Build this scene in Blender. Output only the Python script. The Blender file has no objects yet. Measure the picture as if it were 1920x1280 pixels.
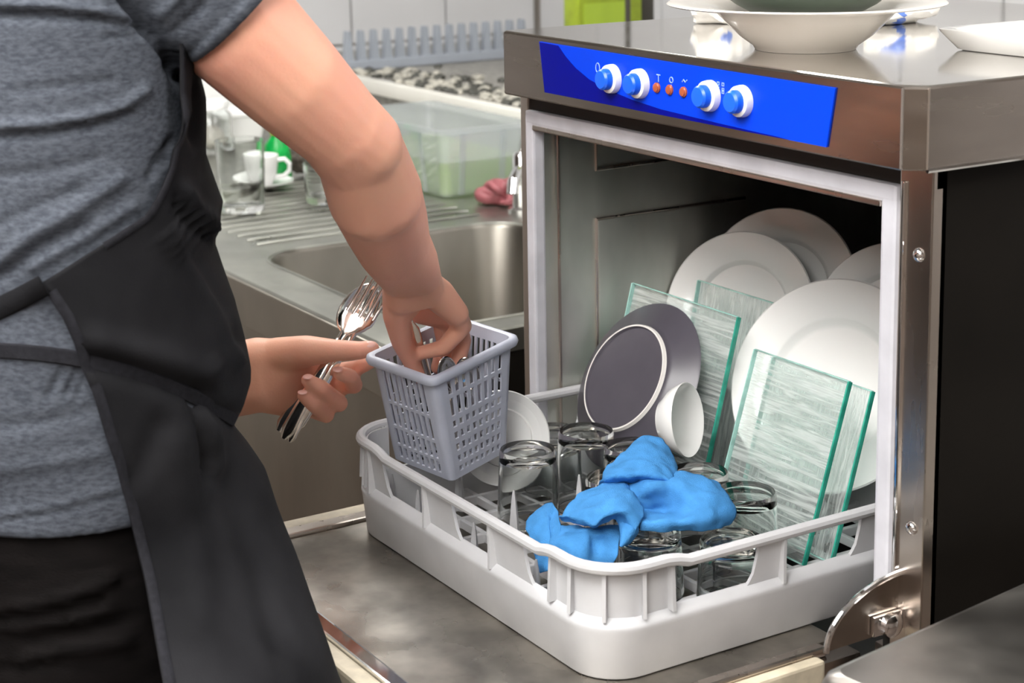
import bpy, bmesh, math, random
import numpy as np
from mathutils import Vector, Matrix, noise as mnoise
C = bpy.context.scene.collection
random.seed(4)
PI = math.pi

# ------------------------------------------------------------------ camera, world, lights, exposure
FPX, PPX, PPY = 3351.51, 1010.256, 375.457
YAW, PITCH, ROLL = 1.0057, 0.1882, -0.0140
CAM = Vector((1.7095, -1.0866, 0.7166))
_f = Vector((-math.sin(YAW)*math.cos(PITCH), math.cos(YAW)*math.cos(PITCH), -math.sin(PITCH)))
_r = Vector((math.cos(YAW), math.sin(YAW), 0))
_u = _r.cross(_f)
RT = _r*math.cos(ROLL) + _u*math.sin(ROLL)
UP = -_r*math.sin(ROLL) + _u*math.cos(ROLL)
FW = _f
cam = bpy.data.cameras.new('camera')
camo = bpy.data.objects.new('camera', cam); C.objects.link(camo)
camo.matrix_world = Matrix(((RT.x, UP.x, -FW.x, CAM.x), (RT.y, UP.y, -FW.y, CAM.y), (RT.z, UP.z, -FW.z, CAM.z), (0, 0, 0, 1)))
cam.sensor_width = 36.0
cam.lens = FPX*36.0/1920.0
cam.shift_x = (960-PPX)/1920.0
cam.shift_y = (PPY-640)/1920.0
cam.clip_start = 0.05
cam.dof.use_dof = True
cam.dof.focus_distance = 1.80
cam.dof.aperture_fstop = 9.0
sc = bpy.context.scene
sc.camera = camo

w = bpy.data.worlds.new('world'); sc.world = w; w.use_nodes = True
bg = w.node_tree.nodes['Background']
bg.inputs[0].default_value = (0.9, 0.95, 1.0, 1); bg.inputs[1].default_value = 0.6

LIGHT_STRENGTH = 12.5
sc.view_settings.view_transform = 'Standard'
sc.view_settings.look = 'None'
sc.view_settings.gamma = 1.0
sc.view_settings.use_curve_mapping = False
sc.view_settings.exposure = 0.45
try:
    sc.cycles.use_denoising = True
    sc.cycles.max_bounces = 10
    sc.cycles.diffuse_bounces = 3
    sc.cycles.glossy_bounces = 5
    sc.cycles.transmission_bounces = 10
    sc.cycles.transparent_max_bounces = 16
    sc.cycles.sample_clamp_indirect = 4.0
    sc.cycles.caustics_reflective = True
    sc.cycles.blur_glossy = 0.6
except Exception:
    pass

# ------------------------------------------------------------------ point helpers (pixel of the 1920x1280 frame -> point in the room)
def ray(x, y):
    return FW + RT*((x-PPX)/FPX) - UP*((y-PPY)/FPX)
def at(x, y, d):
    return CAM + ray(x, y)*d
def on_x(x, y, v):
    r = ray(x, y); return CAM + r*((v-CAM.x)/r.x)
def on_y(x, y, v):
    r = ray(x, y); return CAM + r*((v-CAM.y)/r.y)
def on_z(x, y, v):
    r = ray(x, y); return CAM + r*((v-CAM.z)/r.z)

# ------------------------------------------------------------------ object helpers
def tag(o, label=None, cat=None, group=None, kind=None):
    if label: o['label'] = label
    if cat: o['category'] = cat
    if group: o['group'] = group
    if kind: o['kind'] = kind
    return o
def thing(name, label, cat, loc=(0, 0, 0), group=None):
    o = bpy.data.objects.new(name, None); C.objects.link(o)
    o.location = loc; o.empty_display_size = 0.02
    return tag(o, label, cat, group)
def link_mesh(name, me, mats, parent=None, smooth=True):
    for m in (mats if isinstance(mats, (list, tuple)) else [mats]):
        me.materials.append(m)
    o = bpy.data.objects.new(name, me); C.objects.link(o)
    if parent is not None:
        o.parent = parent
        # geometry is given in room coordinates: take the parent's place out of it
        pl = Vector((0, 0, 0)); q = parent
        while q is not None:
            pl = pl + q.location; q = q.parent
        o.location = -pl if False else o.location
        if pl.length > 0:
            me.transform(Matrix.Translation(-pl))
    if smooth:
        for p in me.polygons: p.use_smooth = True
    return o
def mark_sharp(me, ang=35):
    try:
        me.set_sharp_from_angle(angle=math.radians(ang))
    except Exception:
        pass
def obj(name, bm, mats, parent=None, smooth=True, ang=35, normals=True, flat=False):
    me = bpy.data.meshes.new(name)
    if normals: bmesh.ops.recalc_face_normals(bm, faces=bm.faces)
    bm.to_mesh(me); bm.free()
    o = link_mesh(name, me, mats, parent, smooth)
    if smooth:
        mark_sharp(me, ang)
        # big flat faces keep their own normal, so bevels do not bend their reflections
        few = len(me.polygons) < 120
        mx = max((p.area for p in me.polygons), default=0)
        for p in me.polygons:
            if len(p.vertices) >= 12 or (few and p.area > .08*mx and len(p.vertices) == 4 and flat): p.use_smooth = False
    return o
def recenter(o):
    """put a single-mesh thing's origin at the middle of its base"""
    me = o.data
    co = np.empty(len(me.vertices)*3); me.vertices.foreach_get('co', co); co = co.reshape(-1, 3)
    c = Vector(((co[:, 0].min()+co[:, 0].max())/2, (co[:, 1].min()+co[:, 1].max())/2, co[:, 2].min()))
    me.transform(Matrix.Translation(-c)); o.location = c
    return o

def box(bm, x0, x1, y0, y1, z0, z1, bev=0.0, mi=0, seg=2):
    b = bmesh.new()
    bmesh.ops.create_cube(b, size=1)
    for v in b.verts:
        v.co = Vector(((x0+x1)/2+v.co.x*(x1-x0), (y0+y1)/2+v.co.y*(y1-y0), (z0+z1)/2+v.co.z*(z1-z0)))
    if bev > 0:
        bmesh.ops.bevel(b, geom=b.edges[:]+b.verts[:], offset=bev, segments=seg, profile=0.6, affect='EDGES')
    merge(bm, b, mi)
def merge(bm, b, mi=0, M=None):
    mp = {}
    for v in b.verts:
        mp[v] = bm.verts.new(M @ v.co if M is not None else v.co)
    for f in b.faces:
        try:
            g = bm.faces.new([mp[v] for v in f.verts]); g.material_index = mi if mi else f.material_index
        except ValueError:
            pass
    b.free()
def obox(bm, o, ax, ay, az, sx, sy, sz, bev=0.0, mi=0):
    """box centred on o with axis vectors"""
    b = bmesh.new(); bmesh.ops.create_cube(b, size=1)
    for v in b.verts: v.co = Vector((v.co.x*sx, v.co.y*sy, v.co.z*sz))
    if bev > 0: bmesh.ops.bevel(b, geom=b.edges[:]+b.verts[:], offset=bev, segments=2, profile=0.6, affect='EDGES')
    M = Matrix.Translation(o) @ Matrix((ax, ay, az)).transposed().to_4x4()
    merge(bm, b, mi, M)
def loft(bm, rings, close=True, cap0=True, cap1=True, mi=0):
    vs = [[bm.verts.new(p) for p in r] for r in rings]
    n = len(vs[0])
    for a, b in zip(vs, vs[1:]):
        for i in range(n if close else n-1):
            j = (i+1) % n
            f = bm.faces.new((a[i], a[j], b[j], b[i])); f.material_index = mi
    if cap0 and close: bm.faces.new(vs[0][::-1]).material_index = mi
    if cap1 and close: bm.faces.new(vs[-1]).material_index = mi
    return vs
def frame_axes(d):
    d = d.normalized()
    a = Vector((0, 0, 1)) if abs(d.z) < 0.9 else Vector((1, 0, 0))
    u = d.cross(a).normalized(); v = u.cross(d).normalized()
    return u, v
def tube(bm, pts, r, n=10, closed=False, mi=0, caps=True):
    pts = [Vector(p) for p in pts]
    rr = r if isinstance(r, (list, tuple)) else [r]*len(pts)
    rings = []; u = None
    N = len(pts)
    for i, p in enumerate(pts):
        if closed: d = pts[(i+1) % N]-pts[i-1]
        else: d = pts[min(i+1, N-1)]-pts[max(i-1, 0)]
        d.normalize()
        if u is None: u, v = frame_axes(d)
        else:
            u = (u - d*u.dot(d)).normalized(); v = d.cross(u)
        v = d.cross(u)
        rings.append([p+(u*math.cos(t)+v*math.sin(t))*rr[i] for t in [2*PI*k/n for k in range(n)]])
    if closed:
        vs = loft(bm, rings, True, False, False, mi)
        a, b = vs[-1], vs[0]
        for i in range(n):
            j = (i+1) % n
            f = bm.faces.new((a[i], a[j], b[j], b[i])); f.material_index = mi
    else:
        loft(bm, rings, True, caps, caps, mi)
def lathe(bm, prof, n=40, M=None, mi=0, closed=False):
    rings = []
    M = M or Matrix.Identity(4)
    for r, z in prof:
        rings.append([M @ Vector((max(r, 1e-5)*math.cos(2*PI*k/n), max(r, 1e-5)*math.sin(2*PI*k/n), z)) for k in range(n)])
    if closed: rings.append(rings[0])
    loft(bm, rings, True, False, False, mi)
    bmesh.ops.remove_doubles(bm, verts=bm.verts, dist=3e-5)
def axis_matrix(o, n, up=Vector((0, 0, 1))):
    n = Vector(n).normalized()
    x = up.cross(n)
    if x.length < 1e-4: x = Vector((1, 0, 0))
    x.normalize(); y = n.cross(x)
    M = Matrix((x, y, n)).transposed().to_4x4()
    return Matrix.Translation(o) @ M
def rrect(x0, x1, y0, y1, r, n=6):
    out = []
    for cx, cy, a0 in ((x1-r, y0+r, -PI/2), (x1-r, y1-r, 0), (x0+r, y1-r, PI/2), (x0+r, y0+r, PI)):
        for k in range(n+1):
            a = a0+PI/2*k/n
            out.append((cx+r*math.cos(a), cy+r*math.sin(a)))
    return out
def sphere(bm, c, r, sub=2, mi=0, scale=None):
    b = bmesh.new(); bmesh.ops.create_icosphere(b, subdivisions=sub, radius=r)
    if scale:
        for v in b.verts: v.co = Vector((v.co.x*scale[0], v.co.y*scale[1], v.co.z*scale[2]))
    merge(bm, b, mi, Matrix.Translation(c))
def hull(bm, balls, sub=3):
    b = bmesh.new()
    for c, r in balls:
        M = Matrix.Translation(c)
        bmesh.ops.create_icosphere(b, subdivisions=sub, radius=r, matrix=M)
    res = bmesh.ops.convex_hull(b, input=b.verts[:])
    dead = [g for g in res['geom_interior'] if isinstance(g, bmesh.types.BMVert)]
    bmesh.ops.delete(b, geom=dead, context='VERTS')
    loose = [v for v in b.verts if not v.link_faces]
    bmesh.ops.delete(b, geom=loose, context='VERTS')
    # drop leftovers of the source spheres (faces not on the hull)
    merge(bm, b)
def remeshed(bm, voxel, smooth_it=6, fac=0.5):
    """union of overlapping closed shapes as one continuous surface"""
    me = bpy.data.meshes.new('tmp'); bm.to_mesh(me); bm.free()
    o = bpy.data.objects.new('tmp', me); C.objects.link(o)
    m = o.modifiers.new('r', 'REMESH'); m.mode = 'VOXEL'; m.voxel_size = voxel; m.use_smooth_shade = True
    s = o.modifiers.new('s', 'SMOOTH'); s.factor = fac; s.iterations = smooth_it
    dg = bpy.context.evaluated_depsgraph_get()
    out = bpy.data.meshes.new_from_object(o.evaluated_get(dg))
    bpy.data.objects.remove(o); bpy.data.meshes.remove(me)
    return out

# ------------------------------------------------------------------ materials
def newmat(name):
    m = bpy.data.materials.new(name); m.use_nodes = True
    return m, m.node_tree.nodes, m.node_tree.links, m.node_tree.nodes['Principled BSDF']
def pmat(name, col, rough=0.5, metal=0.0, var=0.0, scale=20.0, bump=0.0, bscale=200.0, stretch=(1, 1, 1), spec=0.5, rvar=0.0, sss=0.0, col2=None, detail=4.0, coat=0.0):
    m, N, L, b = newmat(name)
    b.inputs['Base Color'].default_value = (*col, 1)
    b.inputs['Roughness'].default_value = rough
    b.inputs['Metallic'].default_value = metal
    b.inputs['Specular IOR Level'].default_value = spec
    if coat: b.inputs['Coat Weight'].default_value = coat; b.inputs['Coat Roughness'].default_value = 0.08
    if sss:
        b.inputs['Subsurface Weight'].default_value = sss
        b.inputs['Subsurface Radius'].default_value = (0.012, 0.005, 0.003)
        b.inputs['Subsurface Scale'].default_value = 0.6
    tc = N.new('ShaderNodeTexCoord'); mp = N.new('ShaderNodeMapping'); mp.inputs['Scale'].default_value = stretch
    L.new(tc.outputs['Object'], mp.inputs['Vector'])
    if var > 0 or col2:
        n = N.new('ShaderNodeTexNoise'); n.inputs['Scale'].default_value = scale; n.inputs['Detail'].default_value = detail
        L.new(mp.outputs[0], n.inputs['Vector'])
        r = N.new('ShaderNodeValToRGB')
        c2 = col2 if col2 else tuple(min(1, c*(1+var)) for c in col)
        c1 = col if col2 else tuple(c*(1-var) for c in col)
        r.color_ramp.elements[0].position = 0.35; r.color_ramp.elements[1].position = 0.65
        r.color_ramp.elements[0].color = (*c1, 1); r.color_ramp.elements[1].color = (*c2, 1)
        L.new(n.outputs[0], r.inputs[0]); L.new(r.outputs[0], b.inputs['Base Color'])
    if rvar > 0:
        n2 = N.new('ShaderNodeTexNoise'); n2.inputs['Scale'].default_value = scale*0.7; n2.inputs['Detail'].default_value = 5
        L.new(mp.outputs[0], n2.inputs['Vector'])
        mr = N.new('ShaderNodeMapRange'); mr.inputs[1].default_value = 0.3; mr.inputs[2].default_value = 0.7
        mr.inputs[3].default_value = max(0.02, rough-rvar); mr.inputs[4].default_value = rough+rvar
        L.new(n2.outputs[0], mr.inputs[0]); L.new(mr.outputs[0], b.inputs['Roughness'])
    if bump > 0:
        n3 = N.new('ShaderNodeTexNoise'); n3.inputs['Scale'].default_value = bscale; n3.inputs['Detail'].default_value = 3
        L.new(mp.outputs[0], n3.inputs['Vector'])
        bp = N.new('ShaderNodeBump'); bp.inputs['Strength'].default_value = bump; bp.inputs['Distance'].default_value = 0.002
        L.new(n3.outputs[0], bp.inputs['Height']); L.new(bp.outputs[0], b.inputs['Normal'])
    return m
def glass(name, col, rough=0.0, ior=1.45):
    m, N, L, b = newmat(name)
    b.inputs['Base Color'].default_value = (*col, 1); b.inputs['Roughness'].default_value = rough
    b.inputs['Transmission Weight'].default_value = 1.0; b.inputs['IOR'].default_value = ior
    return m
def milky(name, col, clear=0.5, dcol=(0.9, 0.9, 0.9), rough=0.25, streak=None):
    """thin clear plastic or pressed glass: tinted see-through mixed with a little scatter and a gloss coat"""
    m, N, L, b = newmat(name)
    b.inputs['Base Color'].default_value = (*dcol, 1); b.inputs['Roughness'].default_value = rough
    t = N.new('ShaderNodeBsdfTransparent'); t.inputs[0].default_value = (*col, 1)
    tl = N.new('ShaderNodeBsdfTranslucent'); tl.inputs[0].default_value = (*dcol, 1)
    mx0 = N.new('ShaderNodeMixShader'); mx0.inputs[0].default_value = 0.45
    L.new(b.outputs[0], mx0.inputs[1]); L.new(tl.outputs[0], mx0.inputs[2])
    mx = N.new('ShaderNodeMixShader'); mx.inputs[0].default_value = 1-clear
    L.new(t.outputs[0], mx.inputs[1]); L.new(mx0.outputs[0], mx.inputs[2])
    gl = N.new('ShaderNodeBsdfGlossy'); gl.inputs['Roughness'].default_value = 0.05
    lw = N.new('ShaderNodeLayerWeight'); lw.inputs[0].default_value = 0.22
    fr = N.new('ShaderNodeMath'); fr.operation = 'MULTIPLY_ADD'; fr.inputs[1].default_value = 0.55; fr.inputs[2].default_value = 0.03; L.new(lw.outputs['Facing'], fr.inputs[0])
    mx2 = N.new('ShaderNodeMixShader')
    L.new(fr.outputs[0], mx2.inputs[0]); L.new(mx.outputs[0], mx2.inputs[1]); L.new(gl.outputs[0], mx2.inputs[2])
    L.new(mx2.outputs[0], N['Material Output'].inputs['Surface'])
    if streak:
        tc = N.new('ShaderNodeTexCoord'); mp = N.new('ShaderNodeMapping'); mp.inputs['Scale'].default_value = streak
        L.new(tc.outputs['Object'], mp.inputs[0])
        n = N.new('ShaderNodeTexNoise'); n.inputs['Scale'].default_value = 1.0; n.inputs['Detail'].default_value = 3; n.inputs['Distortion'].default_value = 0.6
        L.new(mp.outputs[0], n.inputs['Vector'])
        mr = N.new('ShaderNodeMapRange'); mr.inputs[1].default_value = 0.42; mr.inputs[2].default_value = 0.62
        mr.inputs[3].default_value = max(0, 1-clear-0.16); mr.inputs[4].default_value = min(1, 1-clear+0.30)
        L.new(n.outputs[0], mr.inputs[0]); L.new(mr.outputs[0], mx.inputs[0])
        bp = N.new('ShaderNodeBump'); bp.inputs['Strength'].default_value = 0.7; bp.inputs['Distance'].default_value = 0.002
        L.new(n.outputs[0], bp.inputs['Height'])
        for q in (b, gl, tl): L.new(bp.outputs[0], q.inputs['Normal'])
        L.new(bp.outputs[0], lw.inputs['Normal'])
    return m
def emit(name, col, s):
    m, N, L, b = newmat(name)
    b.inputs['Base Color'].default_value = (*col, 1)
    b.inputs['Emission Color'].default_value = (*col, 1); b.inputs['Emission Strength'].default_value = s
    return m

M = {}
M['steel'] = pmat('brushed_steel', (0.55, 0.51, 0.46), 0.30, 1.0, 0.10, 14, 0.04, 60, (1, 1, 9), rvar=0.08)
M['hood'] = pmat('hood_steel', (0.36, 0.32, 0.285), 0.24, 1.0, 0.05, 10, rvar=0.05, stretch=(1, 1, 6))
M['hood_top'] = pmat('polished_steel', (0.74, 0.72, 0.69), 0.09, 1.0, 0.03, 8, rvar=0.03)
M['door_steel'] = pmat('wet_door_steel', (0.40, 0.375, 0.335), 0.30, 1.0, 0.28, 16, 0.03, 30, rvar=0.09)
M['counter'] = pmat('worn_counter_steel', (0.40, 0.405, 0.365), 0.36, 1.0, 0.10, 12, 0.03, 50, rvar=0.10)
M['bowlsteel'] = pmat('sink_bowl_steel', (0.25, 0.235, 0.205), 0.33, 1.0, 0.08, 10, 0.0, stretch=(1, 1, 0.4), rvar=0.08)
M['tablesteel'] = pmat('side_table_steel', (0.42, 0.40, 0.37), 0.36, 1.0, 0.10, 14, 0.03, 40, rvar=0.08)
M['apronsteel'] = pmat('counter_front_steel', (0.44, 0.415, 0.365), 0.36, 1.0, 0.08, 10, 0.0, stretch=(1, 1, 0.4), rvar=0.08)
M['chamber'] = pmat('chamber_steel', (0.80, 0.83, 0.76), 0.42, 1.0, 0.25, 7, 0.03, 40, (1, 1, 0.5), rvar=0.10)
M['chamber_shade'] = pmat('shaded_chamber_steel', (0.012, 0.012, 0.011), 0.5, 0.3, 0.2, 12)  # unlit chamber interior: its shade is put into the steel colour
M['side_dark'] = pmat('shaded_side_panel', (0.006, 0.005, 0.004), 0.5, 0.0, 0.2, 8, spec=0.12)  # near-black base colour holds the shade on the machine's right side
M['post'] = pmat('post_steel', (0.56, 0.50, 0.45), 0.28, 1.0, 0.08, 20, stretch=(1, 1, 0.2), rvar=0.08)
M['dark_gap'] = pmat('dark_gap', (0.02, 0.017, 0.015), 0.7)
M['chrome'] = pmat('chrome', (0.86, 0.86, 0.87), 0.08, 1.0)
M['cutlery'] = pmat('cutlery_steel', (0.80, 0.77, 0.73), 0.12, 1.0, 0.05, 30)
M['gasket'] = pmat('grey_seal', (0.52, 0.52, 0.56), 0.45, 0, 0.08, 25)
M['cream_seal'] = pmat('dirty_cream_seal', (0.50, 0.44, 0.33), 0.5, 0, 0.22, 30, 0.1, 80)
M['blue'] = pmat('blue_print', (0.0, 0.050, 0.74), 0.4, 0, spec=0.15)
M['navy'] = pmat('navy_print', (0.0, 0.002, 0.24), 0.4, 0, spec=0.12)
M['knob_blue'] = pmat('knob_blue', (0.01, 0.13, 0.85), 0.3)
M['white_print'] = pmat('white_print', (0.30, 0.45, 0.90), 0.5)
M['knob_white'] = pmat('knob_white', (0.86, 0.86, 0.84), 0.3)
M['amber'] = pmat('amber_lamp', (0.42, 0.10, 0.04), 0.25)
M['rack'] = pmat('rack_grey_plastic', (0.50, 0.50, 0.512), 0.42, 0, 0.05, 20, 0.03, 120)
M['cutbasket'] = pmat('basket_bluegrey_plastic', (0.42, 0.44, 0.52), 0.42, 0, 0.04, 30)
M['porcelain'] = pmat('white_porcelain', (0.76, 0.76, 0.745), 0.16, 0, coat=0.3)
M['porcelain_warm'] = pmat('warm_white_porcelain', (0.76, 0.72, 0.66), 0.18, 0, coat=0.3)
M['slate_plate'] = pmat('slate_grey_glaze', (0.075, 0.068, 0.084), 0.33, 0, 0.05, 40)
M['foot_ring'] = pmat('unglazed_ring', (0.72, 0.69, 0.66), 0.6)
M['green_bowl'] = pmat('dark_green_glaze', (0.10, 0.13, 0.10), 0.3, 0, 0.1, 30)
M['tumbler'] = glass('clear_tumbler_glass', (0.96, 0.98, 0.97))
M['tumbler_far'] = glass('clear_glass', (0.97, 0.99, 0.98))
M['gplate'] = milky('pressed_glass', (0.88, 0.96, 0.935), 0.60, (0.93, 0.98, 0.96), 0.2, (14, 60, 230))
M['gplate_v'] = milky('pressed_glass_upright_lines', (0.88, 0.96, 0.94), 0.66, (0.93, 0.98, 0.96), 0.2, (240, 60, 12))
M['gedge'] = pmat('green_glass_edge', (0.03, 0.30, 0.22), 0.12, 0, 0.25, 60)
M['gedge_l'] = pmat('pale_glass_edge', (0.30, 0.52, 0.47), 0.15, 0, 0.2, 60)
M['cloth'] = pmat('blue_microfibre', (0.062, 0.25, 0.56), 0.9, 0, 0.10, 60, 0.5, 900, spec=0.10)
M['skin'] = pmat('skin', (0.72, 0.385, 0.265), 0.5, 0, 0, 8, 0.12, 260, sss=0.2, col2=(0.76, 0.36, 0.265), spec=0.35)
M['nail'] = pmat('nail', (0.74, 0.42, 0.36), 0.28)
M['shirt'] = pmat('heather_grey_jersey', (0.046, 0.052, 0.065), 0.95, 0, 0, 150, 0.35, 500, (1, 1, 2.6), spec=0.08, col2=(0.082, 0.091, 0.109), detail=8)
M['apron'] = pmat('black_apron_twill', (0.005, 0.005, 0.006), 0.75, 0, 0, 7, 0.25, 700, spec=0.10, col2=(0.017, 0.017, 0.019), detail=6)
M['seam'] = pmat('charcoal_binding', (0.012, 0.012, 0.015), 0.85, 0, 0.2, 200, 0.3, 600, spec=0.15)
M['trousers'] = pmat('black_trouser_cloth', (0.004, 0.0032, 0.0032), 0.8, 0, 0.3, 30, 0.3, 300, (1, 1, 4), spec=0.08)
M['hair'] = pmat('brown_hair', (0.05, 0.03, 0.02), 0.5, 0, 0.3, 80)
M['shoe'] = pmat('black_shoe_leather', (0.012, 0.012, 0.012), 0.35)
M['tile'] = pmat('white_tile', (0.68, 0.68, 0.69), 0.18, 0, 0.02, 4, coat=0.2)
M['grout'] = pmat('pale_grout', (0.50, 0.49, 0.44), 0.9)
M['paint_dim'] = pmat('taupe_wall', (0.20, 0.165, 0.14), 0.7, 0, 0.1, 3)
M['paint_wall'] = pmat('beige_wall_paint', (0.32, 0.29, 0.26), 0.7, 0, 0.06, 3)
M['floor'] = pmat('brown_floor', (0.10, 0.075, 0.06), 0.45, 0, 0.15, 5)
M['ceiling'] = pmat('ceiling_white', (0.78, 0.78, 0.77), 0.9)
M['lamp'] = emit('lamp_diffuser', (1.0, 0.985, 0.96), LIGHT_STRENGTH)
M['lampframe'] = pmat('lamp_frame', (0.8, 0.8, 0.8), 0.5)
M['granite'] = pmat('granite', (0.20, 0.19, 0.17), 0.5, 0, 0, 60, 0, 1, col2=(0.36, 0.35, 0.32), detail=8)
M['pebble_a'] = pmat('pale_pebble', (0.46, 0.44, 0.38), 0.5, 0, 0.25, 60)
M['pebble_b'] = pmat('dark_pebble', (0.06, 0.06, 0.05), 0.5, 0, 0.25, 60)
M['white_ledge'] = pmat('white_ledge', (0.80, 0.78, 0.72), 0.4, 0, 0.04, 8)
M['comb'] = pmat('grey_comb_plastic', (0.34, 0.37, 0.42), 0.45, 0, 0.04, 12)
M['tub'] = milky('clear_tub_plastic', (0.93, 0.95, 0.96), 0.66, (0.84, 0.87, 0.90), 0.3)
M['liquid'] = milky('pale_green_liquid', (0.76, 0.90, 0.52), 0.30, (0.66, 0.82, 0.38), 0.15)
M['pink_cloth'] = pmat('dusty_pink_rubber', (0.27, 0.075, 0.085), 0.6, 0, 0.2, 40, 0.2, 150)
M['green'] = pmat('bright_green_plastic', (0.0, 0.30, 0.05), 0.3, 0, 0.25, 40)
M['green_light'] = pmat('lime_plastic', (0.36, 0.50, 0.04), 0.4)
M['lime_label'] = pmat('lime_box_card', (0.26, 0.34, 0.015), 0.5, 0, 0.12, 40)
M['scour'] = pmat('brown_scourer', (0.085, 0.068, 0.055), 0.8, 0, 0.5, 120, 0.8, 220)
M['white_plastic'] = pmat('white_plastic', (0.84, 0.84, 0.83), 0.4)
M['packet'] = pmat('white_packet_film', (0.80, 0.78, 0.74), 0.28, 0, 0.08, 30)
M['packet_blue'] = pmat('packet_blue_print', (0.12, 0.22, 0.62), 0.3)
M['dark_pole'] = pmat('dark_pole', (0.05, 0.045, 0.035), 0.4)
M['rubber'] = pmat('black_rubber', (0.02, 0.02, 0.02), 0.6)

# ------------------------------------------------------------------ room shell
FLOOR, CEIL = -0.86, 1.74
XL, XR, YB, YF = -2.75, 3.4, 1.75, -3.2
def struct(name, bm, m, parent=None, **k):
    o = obj(name, bm, m, parent, **k)
    if parent is None: o['kind'] = 'structure'
    return o
bm = bmesh.new(); box(bm, XL-.1, XR+.1, YF-.1, YB+.1, FLOOR-.1, FLOOR); struct('floor', bm, M['floor'], smooth=False)
bm = bmesh.new(); box(bm, XL-.1, XR+.1, YF-.1, YB+.1, CEIL, CEIL+.1); struct('ceiling', bm, M['ceiling'], smooth=False)
bm = bmesh.new(); box(bm, XL-.1, XR+.1, YB, YB+.1, FLOOR, CEIL); wall_back = struct('wall_back', bm, M['paint_wall'], smooth=False)
bm = bmesh.new(); box(bm, XL-.1, XL, YF-.1, YB, FLOOR, CEIL); wall_left = struct('wall_left', bm, M['paint_wall'], smooth=False)
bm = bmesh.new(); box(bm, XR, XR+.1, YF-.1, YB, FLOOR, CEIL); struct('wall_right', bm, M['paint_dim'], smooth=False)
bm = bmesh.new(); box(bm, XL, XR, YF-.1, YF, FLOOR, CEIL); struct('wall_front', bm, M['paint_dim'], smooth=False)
# tiles, one object each, sharing two meshes
def tile_mesh(sx, sy, sz):
    b = bmesh.new(); box(b, -sx/2, sx/2, -sy/2, sy/2, -sz/2, sz/2, 0.003, 0, 1)
    me = bpy.data.meshes.new('tile'); b.to_mesh(me); b.free(); me.materials.append(M['tile']); return me
TW, TH = 0.30, 0.44
me_l = tile_mesh(0.016, TW-0.006, TH-0.006)
me_b = tile_mesh(TW-0.006, 0.016, TH-0.006)
for i in range(12):
    for j in range(3):
        o = bpy.data.objects.new('tile', me_l); C.objects.link(o); o.parent = wall_left
        o.location = (XL+0.006, YB-0.17-TW*i, -0.22+TH*(j+0.5))
for i in range(17):
    for j in range(3):
        o = bpy.data.objects.new('tile', me_b); C.objects.link(o); o.parent = wall_back
        o.location = (XL+0.175+TW*i, YB-0.006, -0.22+TH*(j+0.5))
# ceiling lamps, one of them an added fill panel
def lamp(x, y, sx, sy, lab):
    t = thing('ceiling_light', lab, 'light', (x, y, CEIL), 'ceiling light panels')
    b = bmesh.new(); box(b, x-sx/2-.03, x+sx/2+.03, y-sy/2-.03, y+sy/2+.03, CEIL-.05, CEIL-.0005, .004); obj('lamp_frame', b, M['lampframe'], t)
    b = bmesh.new(); box(b, x-sx/2, x+sx/2, y-sy/2, y+sy/2, CEIL-.058, CEIL-.048); obj('diffuser', b, M['lamp'], t, smooth=False)
lamp(0.9, -1.35, 1.9, 1.0, 'long white ceiling light panel above the dishwasher door')
lamp(-1.3, 0.15, 1.2, 0.6, 'white ceiling light panel above the sink counter')
lamp(2.35, -2.46, 1.6, 0.95, 'added fill light panel nearest the front wall, out of view')  # unseen panel, added to fill the surfaces that face the camera
lamp(1.2, 0.75, 1.2, 0.5, 'white ceiling light panel behind the dishwasher')
#PART2
# ------------------------------------------------------------------ dishwasher
OW, OH = 0.572, 0.4183
BX0, BX1, BYD = -0.032, 0.630, 0.62
dw = thing('dishwasher', 'open stainless steel commercial dishwasher with a blue control panel', 'dishwasher', (0.3, 0.3, FLOOR))
# cabinet shell: side panels, back, chamber
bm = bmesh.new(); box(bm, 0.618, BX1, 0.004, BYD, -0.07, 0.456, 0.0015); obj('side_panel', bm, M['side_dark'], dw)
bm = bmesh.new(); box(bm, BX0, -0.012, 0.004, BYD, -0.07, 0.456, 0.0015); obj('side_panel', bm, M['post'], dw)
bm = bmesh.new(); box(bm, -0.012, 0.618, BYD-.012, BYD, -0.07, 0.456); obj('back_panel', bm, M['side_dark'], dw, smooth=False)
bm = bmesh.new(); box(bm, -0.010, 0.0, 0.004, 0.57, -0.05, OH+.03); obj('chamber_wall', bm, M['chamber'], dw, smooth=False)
bm = bmesh.new(); box(bm, OW, OW+.010, 0.004, 0.57, -0.05, OH+.03); obj('chamber_wall', bm, M['chamber_shade'], dw, smooth=False)
bm = bmesh.new(); box(bm, 0.0, OW, 0.56, 0.57, -0.05, OH+.03); obj('chamber_back', bm, M['chamber_shade'], dw, smooth=False)
bm = bmesh.new(); box(bm, -0.010, OW+.010, 0.004, 0.57, OH+.02, OH+.03); obj('chamber_roof', bm, M['chamber_shade'], dw, smooth=False)
bm = bmesh.new(); box(bm, 0.0, OW, 0.004, 0.56, -0.05, -0.035); obj('chamber_floor', bm, M['chamber_shade'], dw, smooth=False)
# pressed rectangles on the left chamber wall
for pts in (((0.0765, .445), (0.0765, .359), (0.30, .362)), ((0.30, .300), (0.0765, .300), (0.0765, .03))):
    bm = bmesh.new(); tube(bm, [(0.0015, a, b) for a, b in pts], 0.0022, 6); obj('pressed_ridge', bm, M['post'], dw)
bm = bmesh.new(); box(bm, 0.0002, 0.004, 0.0775, 0.30, .03, .2985, .0015); obj('filter_plate', bm, M['chamber'], dw)
bm = bmesh.new(); tube(bm, [(0.004, 0.022, -.03), (0.004, 0.022, .435)], 0.002, 6); obj('corner_seam', bm, M['post'], dw)
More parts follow.
